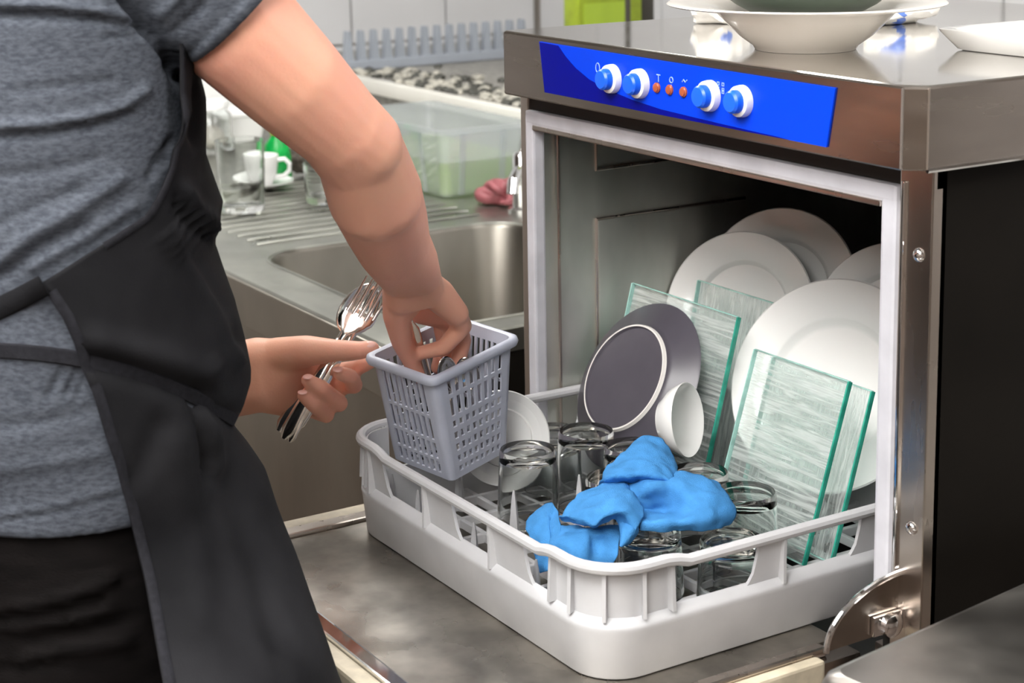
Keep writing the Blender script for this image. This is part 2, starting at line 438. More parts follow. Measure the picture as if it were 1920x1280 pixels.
# spray arm up under the roof
sa = bmesh.new(); box(sa, .08, .49, .29, .32, .385, .402, .006); box(sa, .27, .30, .28, .33, .40, .44, .003); obj('spray_arm', sa, M['chamber_shade'], dw)
# rack runners
for x in (0.004, 0.555):
    bm = bmesh.new(); box(bm, x, x+.014, .01, .55, -.014, -.004, .002); obj('rack_runner', bm, M['post'], dw)
# grey seal frame around the mouth
def bar(name, x0, x1, y0, y1, z0, z1, m, parent, bev=.002):
    b = bmesh.new(); box(b, x0, x1, y0, y1, z0, z1, bev); return obj(name, b, m, parent, flat=True)
bar('seal_side', -0.016, 0.001, -.010, .006, -.03, OH+.017, M['gasket'], dw, .003)
bar('seal_side', OW-.001, OW+.019, -.010, .006, .02, OH+.017, M['gasket'], dw, .004)
bar('seal_top', -0.016, OW+.019, -.0102, .006, OH, OH+.0172, M['gasket'], dw, .004)
bar('seal_lip', 0.0005, OW-.0005, -.0115, -.002, OH-.0045, OH+.001, M['post'], dw, .0015)
# steel front posts with rivets
bar('front_post', OW+.0185, BX1, -.006, .012, -.07, .456, M['post'], dw, .0015)
bar('front_post', BX0, -.0155, -.006, .012, -.07, .456, M['post'], dw, .0015)
bar('post_fold', OW+.0225, OW+.0265, -.009, -.004, .03, .44, M['chrome'], dw, .0012)
for z in (0.378, 0.130):
    b = bmesh.new(); lathe(b, [(0.0065, 0), (0.0062, .0015), (.0045, .0035), (.002, .0046), (0, .005)], 16, axis_matrix((0.6155, -.006, z), (0, -1, 0)))
    obj('rivet', b, M['chrome'], dw)
bar('head_strip', BX0, BX1, -.003, .012, OH+.0165, .458, M['dark_gap'], dw)
# lower cabinet under the door
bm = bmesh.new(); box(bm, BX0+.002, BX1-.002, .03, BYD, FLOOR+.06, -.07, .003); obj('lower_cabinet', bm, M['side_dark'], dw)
for x in (BX0+.03, BX1-.07):
    for y in (.06, BYD-.08):
        b = bmesh.new(); lathe(b, [(.0, FLOOR), (.022, FLOOR), (.022, FLOOR+.02), (.014, FLOOR+.03), (.014, FLOOR+.065), (0, FLOOR+.065)], 16, Matrix.Translation((x, y, 0)))
        obj('foot', b, M['dark_gap'], dw)
# hood
HZ0, HZ1 = 0.4559, 0.5283
hx0, hx1, hy0, hy1, ch = -0.0145, 0.6415, -0.0402, 0.655, 0.015
out = [(hx0, hy1), (hx0, hy0+ch*.2), (hx0+ch*.3, hy0), (hx1-ch, hy0), (hx1, hy0+ch), (hx1, hy1)]
bm = bmesh.new()
def rimring(z, ins=0.0):
    cx, cy = (hx0+hx1)/2, (hy0+hy1)/2
    return [Vector((x-(ins if x > cx else -ins), y-(ins if y > cy else -ins), z)) for x, y in out]
loft(bm, [rimring(HZ0, .012), rimring(HZ0+.0005, .001), rimring(HZ0+.002), rimring(HZ1-.003), rimring(HZ1-.001, .001), ], True, True, False)
hood = obj('hood', bm, M['hood'], dw, ang=25)
bm = bmesh.new(); loft(bm, [rimring(HZ1-.006, .003), rimring(HZ1-.001, .001), rimring(HZ1, .0025)], True, True, True); obj('hood_top', bm, M['hood_top'], dw, ang=20)
bm = bmesh.new(); tube(bm, [(hx1+.0005, hy0+ch, HZ0+.001), (hx1+.0005, hy1, HZ0+.001)], .0022, 6); obj('hood_edge', bm, M['chrome'], dw)
bm = bmesh.new(); tube(bm, [(hx1-ch, hy0-.0002, HZ0+.002), (hx1-ch, hy0-.0002, HZ1-.002)], .0014, 6); obj('hood_seam', bm, M['chrome'], dw)
bm = bmesh.new(); tube(bm, [(hx1+.0002, hy0+ch, HZ0+.002), (hx1+.0002, hy0+ch, HZ1-.002)], .001, 6); obj('hood_seam', bm, M['post'], dw)
# control panel
PY = -0.0405
def poly_plate(name, pts, y0, y1, m, parent):
    b = bmesh.new()
    a = [b.verts.new((x, y0, z)) for x, z in pts]; c = [b.verts.new((x, y1, z)) for x, z in pts]
    b.faces.new(a); b.faces.new(c[::-1])
    for i in range(len(pts)):
        j = (i+1) % len(pts); b.faces.new((a[i], c[i], c[j], a[j]))
    return obj(name, b, m, parent, smooth=False)
def pz(px, py, y=PY-.0015):
    p = on_y(px, py, y); return (p.x, p.z)
panel = poly_plate('control_panel', [pz(1011, 78), pz(1566, 165), pz(1549, 276), pz(1021, 173)], PY-.0015, PY+.002, M['blue'], dw)
sw = [pz(1012, 79), pz(1047, 85.5), pz(1060, 105), pz(1080, 128), pz(1105, 149), pz(1140, 168), pz(1185, 187), pz(1240, 205), pz(1310, 222), pz(1390, 241), pz(1460, 256.5), pz(1481, 262.5), pz(1021.5, 172.5)]
poly_plate('navy_swoosh', sw, PY-.0019, PY-.001, M['navy'], panel)
for px, py in ((1143, 148), (1195, 157), (1326, 180), (1386, 190)):
    p = on_y(px, py, PY-.006)
    b = bmesh.new(); lathe(b, [(0.0, 0), (0.0152, 0), (0.0152, .003), (0.0145, .0075), (.0128, .0085), (0.0, .0085)], 28, axis_matrix((p.x, PY-.001, p.z), (0, -1, 0)))
    k = obj('knob', b, M['knob_white'], panel, ang=40)
    b = bmesh.new(); lathe(b, [(0.0112, .0080), (0.0108, .0150), (.0090, .0172), (.0, .0178)], 24, axis_matrix((p.x, PY-.001, p.z), (0, -1, 0)))
    # sub-sub-part would be too deep: the blue cap is a second part of the panel
    obj('knob_cap', b, [M['knob_blue'], M['white_print']], panel)
for px, py in ((1235, 164), (1259, 168), (1285, 172)):
    p = on_y(px, py, PY)
    b = bmesh.new(); lathe(b, [(0.0052, 0), (0.0052, .002), (.0042, .0028), (.004, .0036), (0, .0046)], 16, axis_matrix((p.x, PY-.001, p.z), (0, -1, 0)))
    obj('indicator_lamp', b, M['amber'], panel)
# small printed signs
def sign(pts, r, closed=False):
    b = bmesh.new(); tube(b, [(x, PY-.0017, z) for x, z in pts], r, 5, closed); obj('printed_sign', b, M['white_print'], panel)
x, z = pz(1121, 127); sign([(x+.0035*math.cos(a), z+.005*math.sin(a)) for a in [2*PI*k/14 for k in range(14)]], .0006, True)
sign([(x-.0012, z-.011), (x-.001, z-.0112)], .0006)
x, z = pz(1235, 146); sign([(x-.003, z+.003), (x+.003, z+.003)], .0007); sign([(x, z+.003), (x, z-.004)], .0007)
x, z = pz(1259, 150); sign([(x+.0028*math.cos(a), z+.0028*math.sin(a)) for a in [2*PI*k/10 for k in range(10)]], .0006, True); sign([(x, z-.0045), (x, z-.007)], .0006)
x, z = pz(1284, 154); sign([(x-.004, z), (x-.0015, z+.0025), (x+.001, z), (x+.004, z+.0025)], .0007)
for px, py in ((1347, 156), (1356, 158), (1347, 165), (1356, 168), (1356, 172)):
    x, z = pz(px, py); sign([(x-.0014, z+.0012), (x+.0014, z+.0012), (x+.0014, z-.0016), (x-.0014, z-.0016)], .0006, True)
# drop-down door
DX0, DX1, DY0 = -0.030, 0.566, -0.436
door = bar('door', DX0+.006, DX1-.004, DY0+.012, -.012, -.040, -.006, M['hood'], dw, .004)
bar('door_pan', 0.0182, 0.536, -.3975, -.02, -.006, 0.0, M['door_steel'], door, .001)
bar('door_rail', -.004, .0175, -.424, -.02, -.006, .0045, M['post'], door, .003)
bar('door_rail', .5375, .552, -.424, -.045, -.006, .003, M['post'], door, .003)
bar('door_rail', -.004, .552, -.416, -.3985, -.006, .0035, M['chrome'], door, .0025)
bar('door_seal', DX0, -.0045, DY0+.004, -.02, -.02, .002, M['cream_seal'], door, .003)
bar('door_seal', .5525, DX1, DY0+.004, -.060, -.026, -.001, M['cream_seal'], door, .003)
bar('door_seal', DX0, DX1, DY0, -.4165, -.03, .001, M['cream_seal'], door, .004)
# quarter-round door stay on the right
def quarter(x, cy, cz, R, n=22):
    b = bmesh.new(); P = [(cy, cz)]+[(cy-R*math.cos(PI/2*k/n), cz+R*math.sin(PI/2*k/n)) for k in range(n+1)]
    return P
qp = [(.002, .029)]+[(.002-.094*math.cos(PI/2*k/22), .029+.055*math.sin(PI/2*k/22)) for k in range(23)]
b = bmesh.new()
a = [b.verts.new((.598, y, z)) for y, z in qp]; c = [b.verts.new((.601, y, z)) for y, z in qp]
b.faces.new(a); b.faces.new(c[::-1])
for i in range(len(qp)): j = (i+1) % len(qp); b.faces.new((a[i], c[i], c[j], a[j]))
stay = obj('door_stay', b, M['hood'], dw)
b = bmesh.new(); tube(b, [(.602, y, z) for y, z in qp[1:]], .0028, 8); obj('stay_lip', b, M['chrome'], stay)
b = bmesh.new(); box(b, .601, .607, -.040, -.006, .031, .050, .002); lathe(b, [(0, 0), (.011, 0), (.011, .006), (.006, .009), (0, .0095)], 16, axis_matrix((.607, -.022, .040), (1, 0, 0)))
obj('stay_pivot', b, M['chrome'], stay)

# ------------------------------------------------------------------ dish rack
RX0, RX1, RY0, RY1, RH = 0.0104, 0.5111, -0.2721, 0.2285, 0.1082
RZ = 0.0008
rk = thing('dish_rack', 'square light grey plastic dishwasher rack pulled half out of the dishwasher', 'dish rack', ((RX0+RX1)/2, (RY0+RY1)/2, RZ))
def rr(ins, z, n=8, r=.055):
    return [Vector((x, y, z)) for x, y in rrect(RX0+ins, RX1-ins, RY0+ins, RY1-ins, max(.012, r-ins), n)]
bm = bmesh.new()
prof = [(.0105, RZ), (.0085, RZ+.002), (.0045, .046), (.0035, .0495), (.0045, .0525), (.0125, .0585), (.0155, .0585), (.0165, .0565), (.0175, RZ)]
loft(bm, [rr(i, z) for i, z in prof]+[rr(*prof[0])], True, False, False)
bmesh.ops.remove_doubles(bm, verts=bm.verts, dist=1e-5)
band = obj('lower_band', bm, M['rack'], rk, ang=40)
# rim with a raised swell next to each corner
def rim_path():
    pts = []
    base = rrect(RX0+.005, RX1-.005, RY0+.005, RY1-.005, .05, 8)
    n = len(base)
    for i in range(n):
        a, b = Vector((*base[i], 0)), Vector((*base[(i+1) % n], 0))
        L = (b-a).length; pts.append(a)
        if L > .1:
            for s in (.012, .022, .034, .046, .058): pts.append(a+(b-a).normalized()*s)
            for k in range(1, 6): pts.append(a+(b-a)*(k/6))
            for s in (.058, .046, .034, .022, .012): pts.append(b-(b-a).normalized()*s)
    return pts
def rim_rise(x, y):
    dx = min(x-RX0, RX1-x); dy = min(y-RY0, RY1-y)
    s = max(dx, dy)
    return .0055*(1-min(1, max(0, (s-.072)/.028))**2) if s > .072 else .0055
bm = bmesh.new()
tube(bm, [(p.x, p.y, RH-.005+rim_rise(p.x, p.y)-.002) for p in rim_path()], .0056, 10, True)
obj('rim', bm, M['rack'], rk)
# corner panels with ribs
for qi, (sx, sy) in enumerate(((1, -1), (1, 1), (-1, 1), (-1, -1))):
    cx = RX1 if sx > 0 else RX0; cy = RY1 if sy > 0 else RY0
    L = .085 if qi != 3 else .052
    path = []
    r = .045 if qi != 3 else .036; ins = .0115
    for k in range(4): path.append((cx-sx*(ins), cy-sy*(L-(L-ins-r)*k/3)))
    for k in range(1, 8):
        a = PI/2*k/8; path.append((cx-sx*(ins+r*(1-math.cos(a))), cy-sy*(ins+r*(1-math.sin(a)))))
    for k in range(4): path.append((cx-sx*(ins+r+(L-ins-r)*k/3), cy-sy*ins))
    b = bmesh.new()
    def strip(off, z): return [Vector((x-sx*0, y, z)) for x, y in path]
    inner = []
    cxi, cyi = cx-sx*.1, cy-sy*.1
    for x, y in path:
        d = Vector((cxi-x, cyi-y)).normalized()*.0035; inner.append((x+d.x, y+d.y))
    ring0 = [Vector((x, y, .054)) for x, y in path]+[Vector((x, y, .054)) for x, y in inner[::-1]]
    ring1 = [Vector((x, y, RH-.003)) for x, y in path]+[Vector((x, y, RH-.003)) for x, y in inner[::-1]]
    loft(b, [ring0, ring1], True, True, True)
    cp = obj('corner_panel', b, M['rack'], rk, ang=40)
    for i in (0, 3, 7, 11, 14):
        i = min(i, len(path)-1)
        x, y = path[i]; d = Vector((x-cxi, y-cyi, 0)).normalized()
        if i < 3: d = Vector((sx, 0, 0))
        if i > 11: d = Vector((0, sy, 0))
        t = Vector((-d.y, d.x, 0))
        b = bmesh.new()
        bot = [Vector((x, y, .057))+t*s*.0018+d*q for s, q in ((-1, -.001), (1, -.001), (1, .0085), (-1, .0085))]
        top = [Vector((x, y, RH-.002))+t*s*.0018+d*q for s, q in ((-1, -.001), (1, -.001), (1, .0058), (-1, .0058))]
        loft(b, [bot, top]); obj('rib', b, M['rack'], cp, smooth=False)
# posts between the windows: leaning plates with a flared foot and a proud fin on one edge
def post(p, d, half=.027, fin=-1):
    d = Vector(d); n = Vector((-d.y, d.x, 0))
    c = Vector(((RX0+RX1)/2, (RY0+RY1)/2, 0))
    if n.dot(c-Vector(p)) < 0: n = -n
    b = bmesh.new(); rings = []
    for z, e, q0 in ((.054, .013, .0115), (.060, .0085, .0105), (.068, .004, .0095), (.085, .0012, .0075), (RH-.003, 0, .0045)):
        l, r = -(half+(e if fin > 0 else e*.25)), half+(e if fin < 0 else e*.25)
        rings.append([Vector((p[0], p[1], z))+d*s+n*q for s, q in ((l, q0+.0035), (r, q0+.0035), (r, q0), (l, q0))])
    loft(b, rings); o = obj('post', b, M['rack'], rk, ang=50)
    b = bmesh.new()
    loft(b, [[Vector((p[0], p[1], z))+d*(fin*half+e)+n*q for e, q in ((-.0017, q0), (.0017, q0), (.0017, q1), (-.0017, q1))] for z, q0, q1 in ((.053, .0025, .013), (.075, .003, .011), (RH-.003, .0022, .006))])
    obj('post_fin', b, M['rack'], o, smooth=False)
W = RX1-RX0
for x, hf in ((.085, .0135), (.219, .026), (.350, .028)):
    post((x, RY0, 0), (1, 0, 0), hf, -1); post((RX0+RX1-x, RY1, 0), (1, 0, 0), hf, 1)
for y, hf in ((-.074, .014), (.052, .014)):
    post((RX0, y, 0), (0, 1, 0), hf, 1); post((RX1, y, 0), (0, 1, 0), hf, 1)
# floor grid
for i in range(9):
    x = RX0+.045+(W-.09)*i/8
    bar('grid_bar', x-.003, x+.003, RY0+.014, RY1-.014, .006, .0165, M['rack'], rk, .001)
for i in range(9):
    y = RY0+.045+(W-.09)*i/8
    bar('grid_bar', RX0+.014, RX1-.014, y-.003, y+.003, .0065, .016, M['rack'], rk, .001)
# pointed pegs
pegs = []
for i in range(7):
    for j in range(6):
        x = RX0+.055+(W-.09)/8*(i+.25)*1.12; y = RY0+.028+j*.082
        pegs.append((x, y))
TUMBLERS = [(.064, -.030), (.158, -.046), (.229, -.034), (.315, -.012), (.405, -.024), (.154, -.119), (.385, -.126), (.452, -.078), (.300, -.106)]
for x, y in pegs:
    if any((x-a)**2+(y-c)**2 < .047**2 for a, c in TUMBLERS): continue
    if (x-.062)**2+(y+.093)**2 < .045**2: continue
    if y > .03 and any(x0-.008 < x < x1+.008 for x0, x1 in ((.05, .30), (.26, .45))): continue
    if y > 0.0 : h = .045
    else: h = .058
    b = bmesh.new()
    rings = []
    for z, r in ((.014, .0075), (.03, .0062), (.014+h*.8, .0032), (.014+h, .0012)):
        rings.append([Vector((x+r*math.cos(a)*(1 if k % 2 == 0 else .45), y+r*math.sin(a)*(1 if k % 2 == 0 else .45), z)) for k, a in enumerate([2*PI*q/8 for q in range(8)])])
    loft(b, rings); obj('peg', b, M['rack'], rk)

# ------------------------------------------------------------------ things in the rack
def tumbler(name, label, x, y, z, r, h, mat, group=None, inverted=True, tilt=0.0):
    th = .0026
    prof = [(0, 0), (r*.86, 0), (r*.90, .003), (r*.93, h*.3), (r, h), (r-th*.5, h+.0006), (r-th, h), (r*.93-th*1.1, h*.3), (r*.86-th*1.2, .014), (r*.6, .0115), (0, .0105)]
    b = bmesh.new()
    lathe(b, prof, 36)
    me_m = Matrix.Translation((x, y, z+h)) @ Matrix.Rotation(PI+tilt, 4, 'X') if inverted else Matrix.Translation((x, y, z))
    bmesh.ops.transform(b, matrix=me_m, verts=b.verts)
    o = obj(name, b, mat, None, ang=50); tag(o, label, 'glass', group)
    recenter(o)
    return o
tl = ['upside-down tumbler against the left rack rim, behind the saucer', 'upside-down tumbler standing in front of the grey plate, between cutlery basket and blue cloth',
      'upside-down tumbler half hidden under the foot of the grey plate', 'upside-down tumbler under the white ramekin, behind the blue cloth',
      'upside-down tumbler in front of the front glass plate, right of the blue cloth', 'upside-down tumbler just behind the saucer and right of the cutlery basket',
      'upside-down tumbler under the right end of the blue cloth', 'upside-down tumbler nearest the right rim of the rack',
      'upside-down tumbler covered by the middle of the blue cloth']
for i, (x, y) in enumerate(TUMBLERS):
    tumbler('tumbler', tl[i], x, y, .0172, .034, .060 if i == 0 else .066 if i in (6, 7) else .080 if i in (3, 5) else .088, M['tumbler'], 'tumblers upside down in the rack')

def plate_prof(R, foot, rise, lip, th=.004):
    return [(0, .003), (foot*.95, .003), (foot*.975, 0), (foot*1.005, 0), (foot*1.025, .004), (R*.70, .009), (R*.985, rise), (R, rise+.0015), (R*.985, rise+.003),
            (R*.80, rise-.001), (R*.655, rise-.004), (R*.63, rise-.006), (R*.59, .0085), (R*.55, .0075), (0, .0072)]
def plate(name, label, cat, c, n, R, foot, rise, mats, group=None, up=Vector((0, 0, 1)), ringmat=False):
    b = bmesh.new(); lathe(b, plate_prof(R, foot, rise, 0), 96)
    if ringmat:
        for f in b.faces:
            rr_ = sum(math.hypot(v.co.x, v.co.y) for v in f.verts)/len(f.verts); zz = sum(v.co.z for v in f.verts)/len(f.verts)
            if abs(rr_-foot) < foot*.028 and zz < .0022: f.material_index = 1
    bmesh.ops.transform(b, matrix=axis_matrix(c, n, up), verts=b.verts)
    o = obj(name, b, mats, None, ang=38); tag(o, label, cat, group); recenter(o); return o
# grey plate: underside towards the front left
gc = on_y(1168, 706, .034)
plate('side_plate', 'slate grey plate leaning with its underside and pale foot ring showing', 'plate', gc, (-.02, .87, -.50), .0975, .0625, .022, [M['slate_plate'], M['foot_ring']], ringmat=True)
# white dinner plates at the back of the rack
def dplate(px, py, Y, n, R, label, mat='porcelain'):
    plate('dinner_plate', label, 'plate', on_y(px, py, Y), n, R, R*.56, .020, M[mat], 'white dinner plates')
dplate(1570, 728, .178, (.33, -.84, .42), .117, 'white dinner plate right behind the front pair of glass plates')
dplate(1398, 585, .235, (.42, -.84, .34), .095, 'white dinner plate standing behind the left pair of glass plates')
dplate(1470, 545, .285, (.45, -.82, .35), .098, 'white dinner plate in the dark, rearmost and tallest in the row')
dplate(1676, 608, .265, (.33, -.84, .42), .088, 'white dinner plate mostly hidden behind the right seal of the mouth')
# saucer behind the cutlery basket
plate('saucer', 'small white saucer standing on edge behind the cutlery basket', 'saucer', Vector((.062, -.092, .080)), (.72, -.66, .20), .054, .029, .010, M['porcelain'])
# ramekin lying on its side
b = bmesh.new()
lathe(b, [(0, .002), (.019, .002), (.020, 0), (.022, 0), (.024, .003), (.034, .013), (.0395, .026), (.039, .0275), (.037, .026), (.031, .0135), (.022, .007), (0, .0055)], 40)
bmesh.ops.transform(b, matrix=axis_matrix(on_y(1246, 788, -.004), (.83, .45, .16)), verts=b.verts)
o = obj('ramekin', b, M['porcelain'], None, ang=50); tag(o, 'small white ramekin lying on its side above the blue cloth', 'bowl'); recenter(o)

# glass plates
def glass_plate(label, x0, x1, yb, zb, h, lean, mat, th=.0055, grp='rectangular glass plates'):
    ax = Vector((1, 0, 0)); az = Vector((0, math.sin(lean), math.cos(lean))); ay = az.cross(ax)
    root = thing('glass_plate', label, 'plate', ((x0+x1)/2, yb, zb), grp)
    w_ = x1-x0
    b = bmesh.new()
    nx, nz = 26, 34
    def wav(i, k, s):
        x = x0+w_*i/nx; z = h*k/nz
        return .0006*mnoise.noise(Vector((x*18, z*150, s*9.0)))
    fr = [[b.verts.new(Vector((x0+w_*i/nx, yb, zb))+az*(h*k/nz)-ay*(-th/2+wav(i, k, 0))) for i in range(nx+1)] for k in range(nz+1)]
    for k in range(nz):
        for i in range(nx): b.faces.new((fr[k][i], fr[k][i+1], fr[k+1][i+1], fr[k+1][i]))
    obj('ribbed_sheet', b, mat, root)
    # polished green edges
    def edge(o_, A, l, m):
        e = bmesh.new(); obox(e, o_, ax, ay, az, *A, .0005); obj('edge', e, m, root)
    mid = Vector(((x0+x1)/2, yb, zb))+az*(h/2)
    edge(mid+ax*(w_/2), (.0022, th, h), h, M['gedge'])
    edge(mid-ax*(w_/2), (.0016, th, h), h, M['gedge_l'])
    edge(mid+az*(h/2), (w_, th*.6, .0014), w_, M['gedge_l'])
    edge(mid-az*(h/2), (w_, th*.6, .0014), w_, M['gedge_l'])
    return root
glass_plate('pressed glass plate with wavy lines, in front of the row', .272, .420, .040, .018, .190, .305, M['gplate'])
glass_plate('pressed glass plate with upright lines, between front glass plate and large white plate', .2785, .432, .066, .018, .178, .29, M['gplate_v'])
glass_plate('pressed glass plate with dark green edge, right behind the slate grey plate', .030, .228, .058, .030, .200, .26, M['gplate'])
glass_plate('pressed glass plate standing in front of the rear white plates', .066, .240, .138, .020, .208, .20, M['gplate_v'])

# ------------------------------------------------------------------ cutlery basket
def RMat(rx, ry, rz): return Matrix.Rotation(rz, 4, 'Z') @ Matrix.Rotation(ry, 4, 'Y') @ Matrix.Rotation(rx, 4, 'X')
KS = .938
cb_loc = CAM+(Vector((-.0278, -.1116, .0387))-CAM)*KS
CBM = Matrix.Translation(cb_loc) @ RMat(.1403, .0742, .2736)
ba, bb, ta, tb, hh = .0455, .0440, .0475, .0630, .1290
cbk = thing('cutlery_basket', 'blue-grey plastic cutlery basket with slotted sides standing in the rack', 'basket', cb_loc)
def wall(p00, p10, p01, p11, ncol, rows, mu=.10, th=.0022):
    """slotted panel: corners bottom-left, bottom-right, top-left, top-right"""
    us = [0, mu]; k = (1-2*mu)/(ncol*2-1)
    for i in range(ncol*2-1): us.append(us[-1]+k*(1.16 if i % 2 == 0 else 1-.16*ncol/(ncol-1)))
    us.append(1)
    vs = [0]; solid = []
    for z0, z1 in rows: vs += [z0, z1]
    vs.append(1)
    def P(u, v): return (p00*(1-u)+p10*u)*(1-v)+(p01*(1-u)+p11*u)*v
    n = (p10-p00).cross(p01-p00).normalized()
    b = bmesh.new()
    hole = lambda i, j: (0 < i < len(us)-2 and i % 2 == 1) and (0 < j < len(vs)-2 and j % 2 == 1)
    V0 = [[b.verts.new(P(u, v)) for u in us] for v in vs]
    V1 = [[b.verts.new(P(u, v)-n*th) for u in us] for v in vs]
    nu, nv = len(us)-1, len(vs)-1
    for j in range(nv):
        for i in range(nu):
            if hole(i, j): continue
            b.faces.new((V0[j][i], V0[j][i+1], V0[j+1][i+1], V0[j+1][i]))
            b.faces.new((V1[j][i], V1[j+1][i], V1[j+1][i+1], V1[j][i+1]))
            for di, dj, e in ((-1, 0, (0, 3)), (1, 0, (1, 2)), (0, -1, (0, 1)), (0, 1, (3, 2))):
                a, c = i+di, j+dj
                if 0 <= a < nu and 0 <= c < nv and not hole(a, c): continue
                q0 = ((j, i), (j, i+1), (j+1, i+1), (j+1, i))
                s, t = q0[e[0]], q0[e[1]]
                b.faces.new((V0[s[0]][s[1]], V0[t[0]][t[1]], V1[t[0]][t[1]], V1[s[0]][s[1]]))
    return b
cr = .010
B = [CBM @ Vector(v) for v in ((-ba, -bb, 0), (ba, -bb, 0), (ba, bb, 0), (-ba, bb, 0))]
T = [CBM @ Vector(v) for v in ((-ta, -tb, hh), (ta, -tb, hh), (ta, tb, hh), (-ta, tb, hh))]
rowsF = [(.05, .16), (.185, .34), (.37, .58), (.605, .90)]
rowsS = [(.06, .105), (.145, .205), (.25, .315), (.36, .425), (.47, .53), (.575, .74), (.775, .90)]
def inset(a, b_, d): return a+(b_-a).normalized()*d
for i, (rw, nc) in enumerate(((rowsF, 8), (rowsS, 8), (rowsF, 8), (rowsS, 8))):
    j = (i+1) % 4
    bmw = wall(inset(B[i], B[j], cr*.7), inset(B[j], B[i], cr*.7), inset(T[i], T[j], cr), inset(T[j], T[i], cr), nc, rw, .09)
    obj('slotted_wall', bmw, M['cutbasket'], cbk, smooth=False)
up_ = (CBM.to_3x3() @ Vector((0, 0, 1)))
for i in range(4):          # rounded corners
    h_, k = (i-1) % 4, (i+1) % 4
    b = bmesh.new(); rings = []
    for S, r in ((B, cr*.7), (T, cr)):
        p, q, o_ = inset(S[i], S[h_], r), inset(S[i], S[k], r), S[i]
        cin = p+q-o_
        pts = []
        for s in range(7):
            a = PI/2*s/6; pts.append(cin+(p-cin)*math.cos(a)+(q-cin)*math.sin(a))
        ins = [cin+(x_-cin)*.78 for x_ in pts[::-1]]
        rings.append(pts+ins)
    loft(b, rings); obj('corner', b, M['cutbasket'], cbk, ang=60)
b = bmesh.new(); rim = []
for x, y in rrect(-ta-.0012, ta+.0012, -tb-.0012, tb+.0012, cr, 6): rim.append((x, y))
rings = []
for ins, z in ((0, hh-.009), (-.003, hh-.0085), (-.0045, hh-.004), (-.0035, hh), (-.001, hh+.0015), (.0025, hh), (.003, hh-.009)):
    s0 = 1-ins/ta; s1 = 1-ins/tb
    rings.append([CBM @ Vector((x*s0, y*s1, z)) for x, y in rim])
rings.append(rings[0]); loft(b, rings, True, False, False); bmesh.ops.remove_doubles(b, verts=b.verts, dist=1e-5)
obj('rim', b, M['cutbasket'], cbk, ang=50)
b = bmesh.new()
for i in range(6):
    x = -ba+.008+(2*ba-.016)*i/5; obox(b, CBM @ Vector((x, 0, .0015)), *[CBM.to_3x3() @ Vector(v) for v in ((1, 0, 0), (0, 1, 0), (0, 0, 1))], .006, 2*bb-.002, .003)
for i in range(5):
    y = -bb+.008+(2*bb-.016)*i/4; obox(b, CBM @ Vector((0, y, .0012)), *[CBM.to_3x3() @ Vector(v) for v in ((1, 0, 0), (0, 1, 0), (0, 0, 1))], 2*ba-.002, .006, .0024)
obj('base_grid', b, M['cutbasket'], cbk, smooth=False)
#PART3
# ------------------------------------------------------------------ blue cloth on the tumblers
def catmull(P, t):
    n = len(P)-1; i = min(int(t*n), n-1); u = t*n-i
    p0, p1, p2, p3 = P[max(i-1, 0)], P[i], P[i+1], P[min(i+2, n)]
    return 0.5*((2*p1)+(p2-p0)*u+(2*p0-5*p1+4*p2-p3)*u*u+(3*p1-p0-3*p2+p3)*u*u*u)
def patch(bm, grid, nu=34, nv=34, seed=0, amp=.0021):
    """grid[row][col] = (px, py, z) control points"""
    G = [[on_z(*g) for g in r] for r in grid]
    V = []
    for j in range(nv+1):
        row = [catmull([catmull(r, i/nu) for r in G], j/nv) for i in range(nu+1)]
        V.append(row)
    vs = []
    for j in range(nv+1):
        rr_ = []
        for i in range(nu+1):
            p = V[j][i]
            du = V[j][min(i+1, nu)]-V[j][max(i-1, 0)]; dv = V[min(j+1, nv)][i]-V[max(j-1, 0)][i]
            n = du.cross(dv)
            n = n.normalized() if n.length > 1e-9 else Vector((0, 0, 1))
            q = Vector((p.x*52, p.y*52, p.z*34+seed*7))
            p = p+n*(amp*1.6*mnoise.noise(q)+amp*.9*mnoise.noise(q*2.3))
            rr_.append(bm.verts.new(p))
        vs.append(rr_)
    for j in range(nv):
        for i in range(nu): bm.faces.new((vs[j][i], vs[j][i+1], vs[j+1][i+1], vs[j+1][i]))
bm = bmesh.new()
# back lobe, folded over a tumbler
patch(bm, [[(1210, 842, .118), (1207, 818, .140), (1222, 818, .141), (1242, 826, .138), (1262, 850, .130), (1270, 872, .120)],
           [(1160, 862, .122), (1172, 848, .134), (1200, 838, .140), (1235, 848, .139), (1262, 874, .130), (1270, 896, .120)],
           [(1138, 880, .122), (1160, 872, .130), (1190, 868, .136), (1228, 872, .135), (1256, 892, .128), (1266, 908, .121)],
           [(1126, 898, .118), (1150, 892, .127), (1185, 890, .131), (1222, 890, .131), (1250, 900, .126), (1262, 914, .120)],
           [(1122, 910, .108), (1148, 906, .114), (1182, 905, .117), (1218, 902, .118), (1245, 905, .118), (1258, 912, .116)]], seed=1)
# right lobe with its deep valley
patch(bm, [[(1175, 912, .112), (1205, 898, .121), (1240, 888, .126), (1285, 886, .124), (1325, 894, .118), (1350, 908, .112)],
           [(1180, 926, .113), (1212, 914, .123), (1250, 904, .127), (1295, 902, .125), (1345, 914, .118), (1366, 930, .110)],
           [(1190, 942, .108), (1222, 938, .108), (1258, 934, .112), (1305, 930, .119), (1352, 932, .116), (1374, 948, .105)],
           [(1198, 958, .100), (1228, 960, .096), (1262, 958, .101), (1308, 952, .111), (1350, 956, .108), (1376, 965, .098)],
           [(1200, 976, .104), (1235, 976, .104), (1275, 976, .104), (1315, 974, .104), (1350, 974, .100), (1370, 978, .092)],
           [(1200, 994, .096), (1238, 996, .094), (1280, 996, .092), (1318, 994, .092), (1345, 990, .090), (1364, 984, .088)]], seed=2)
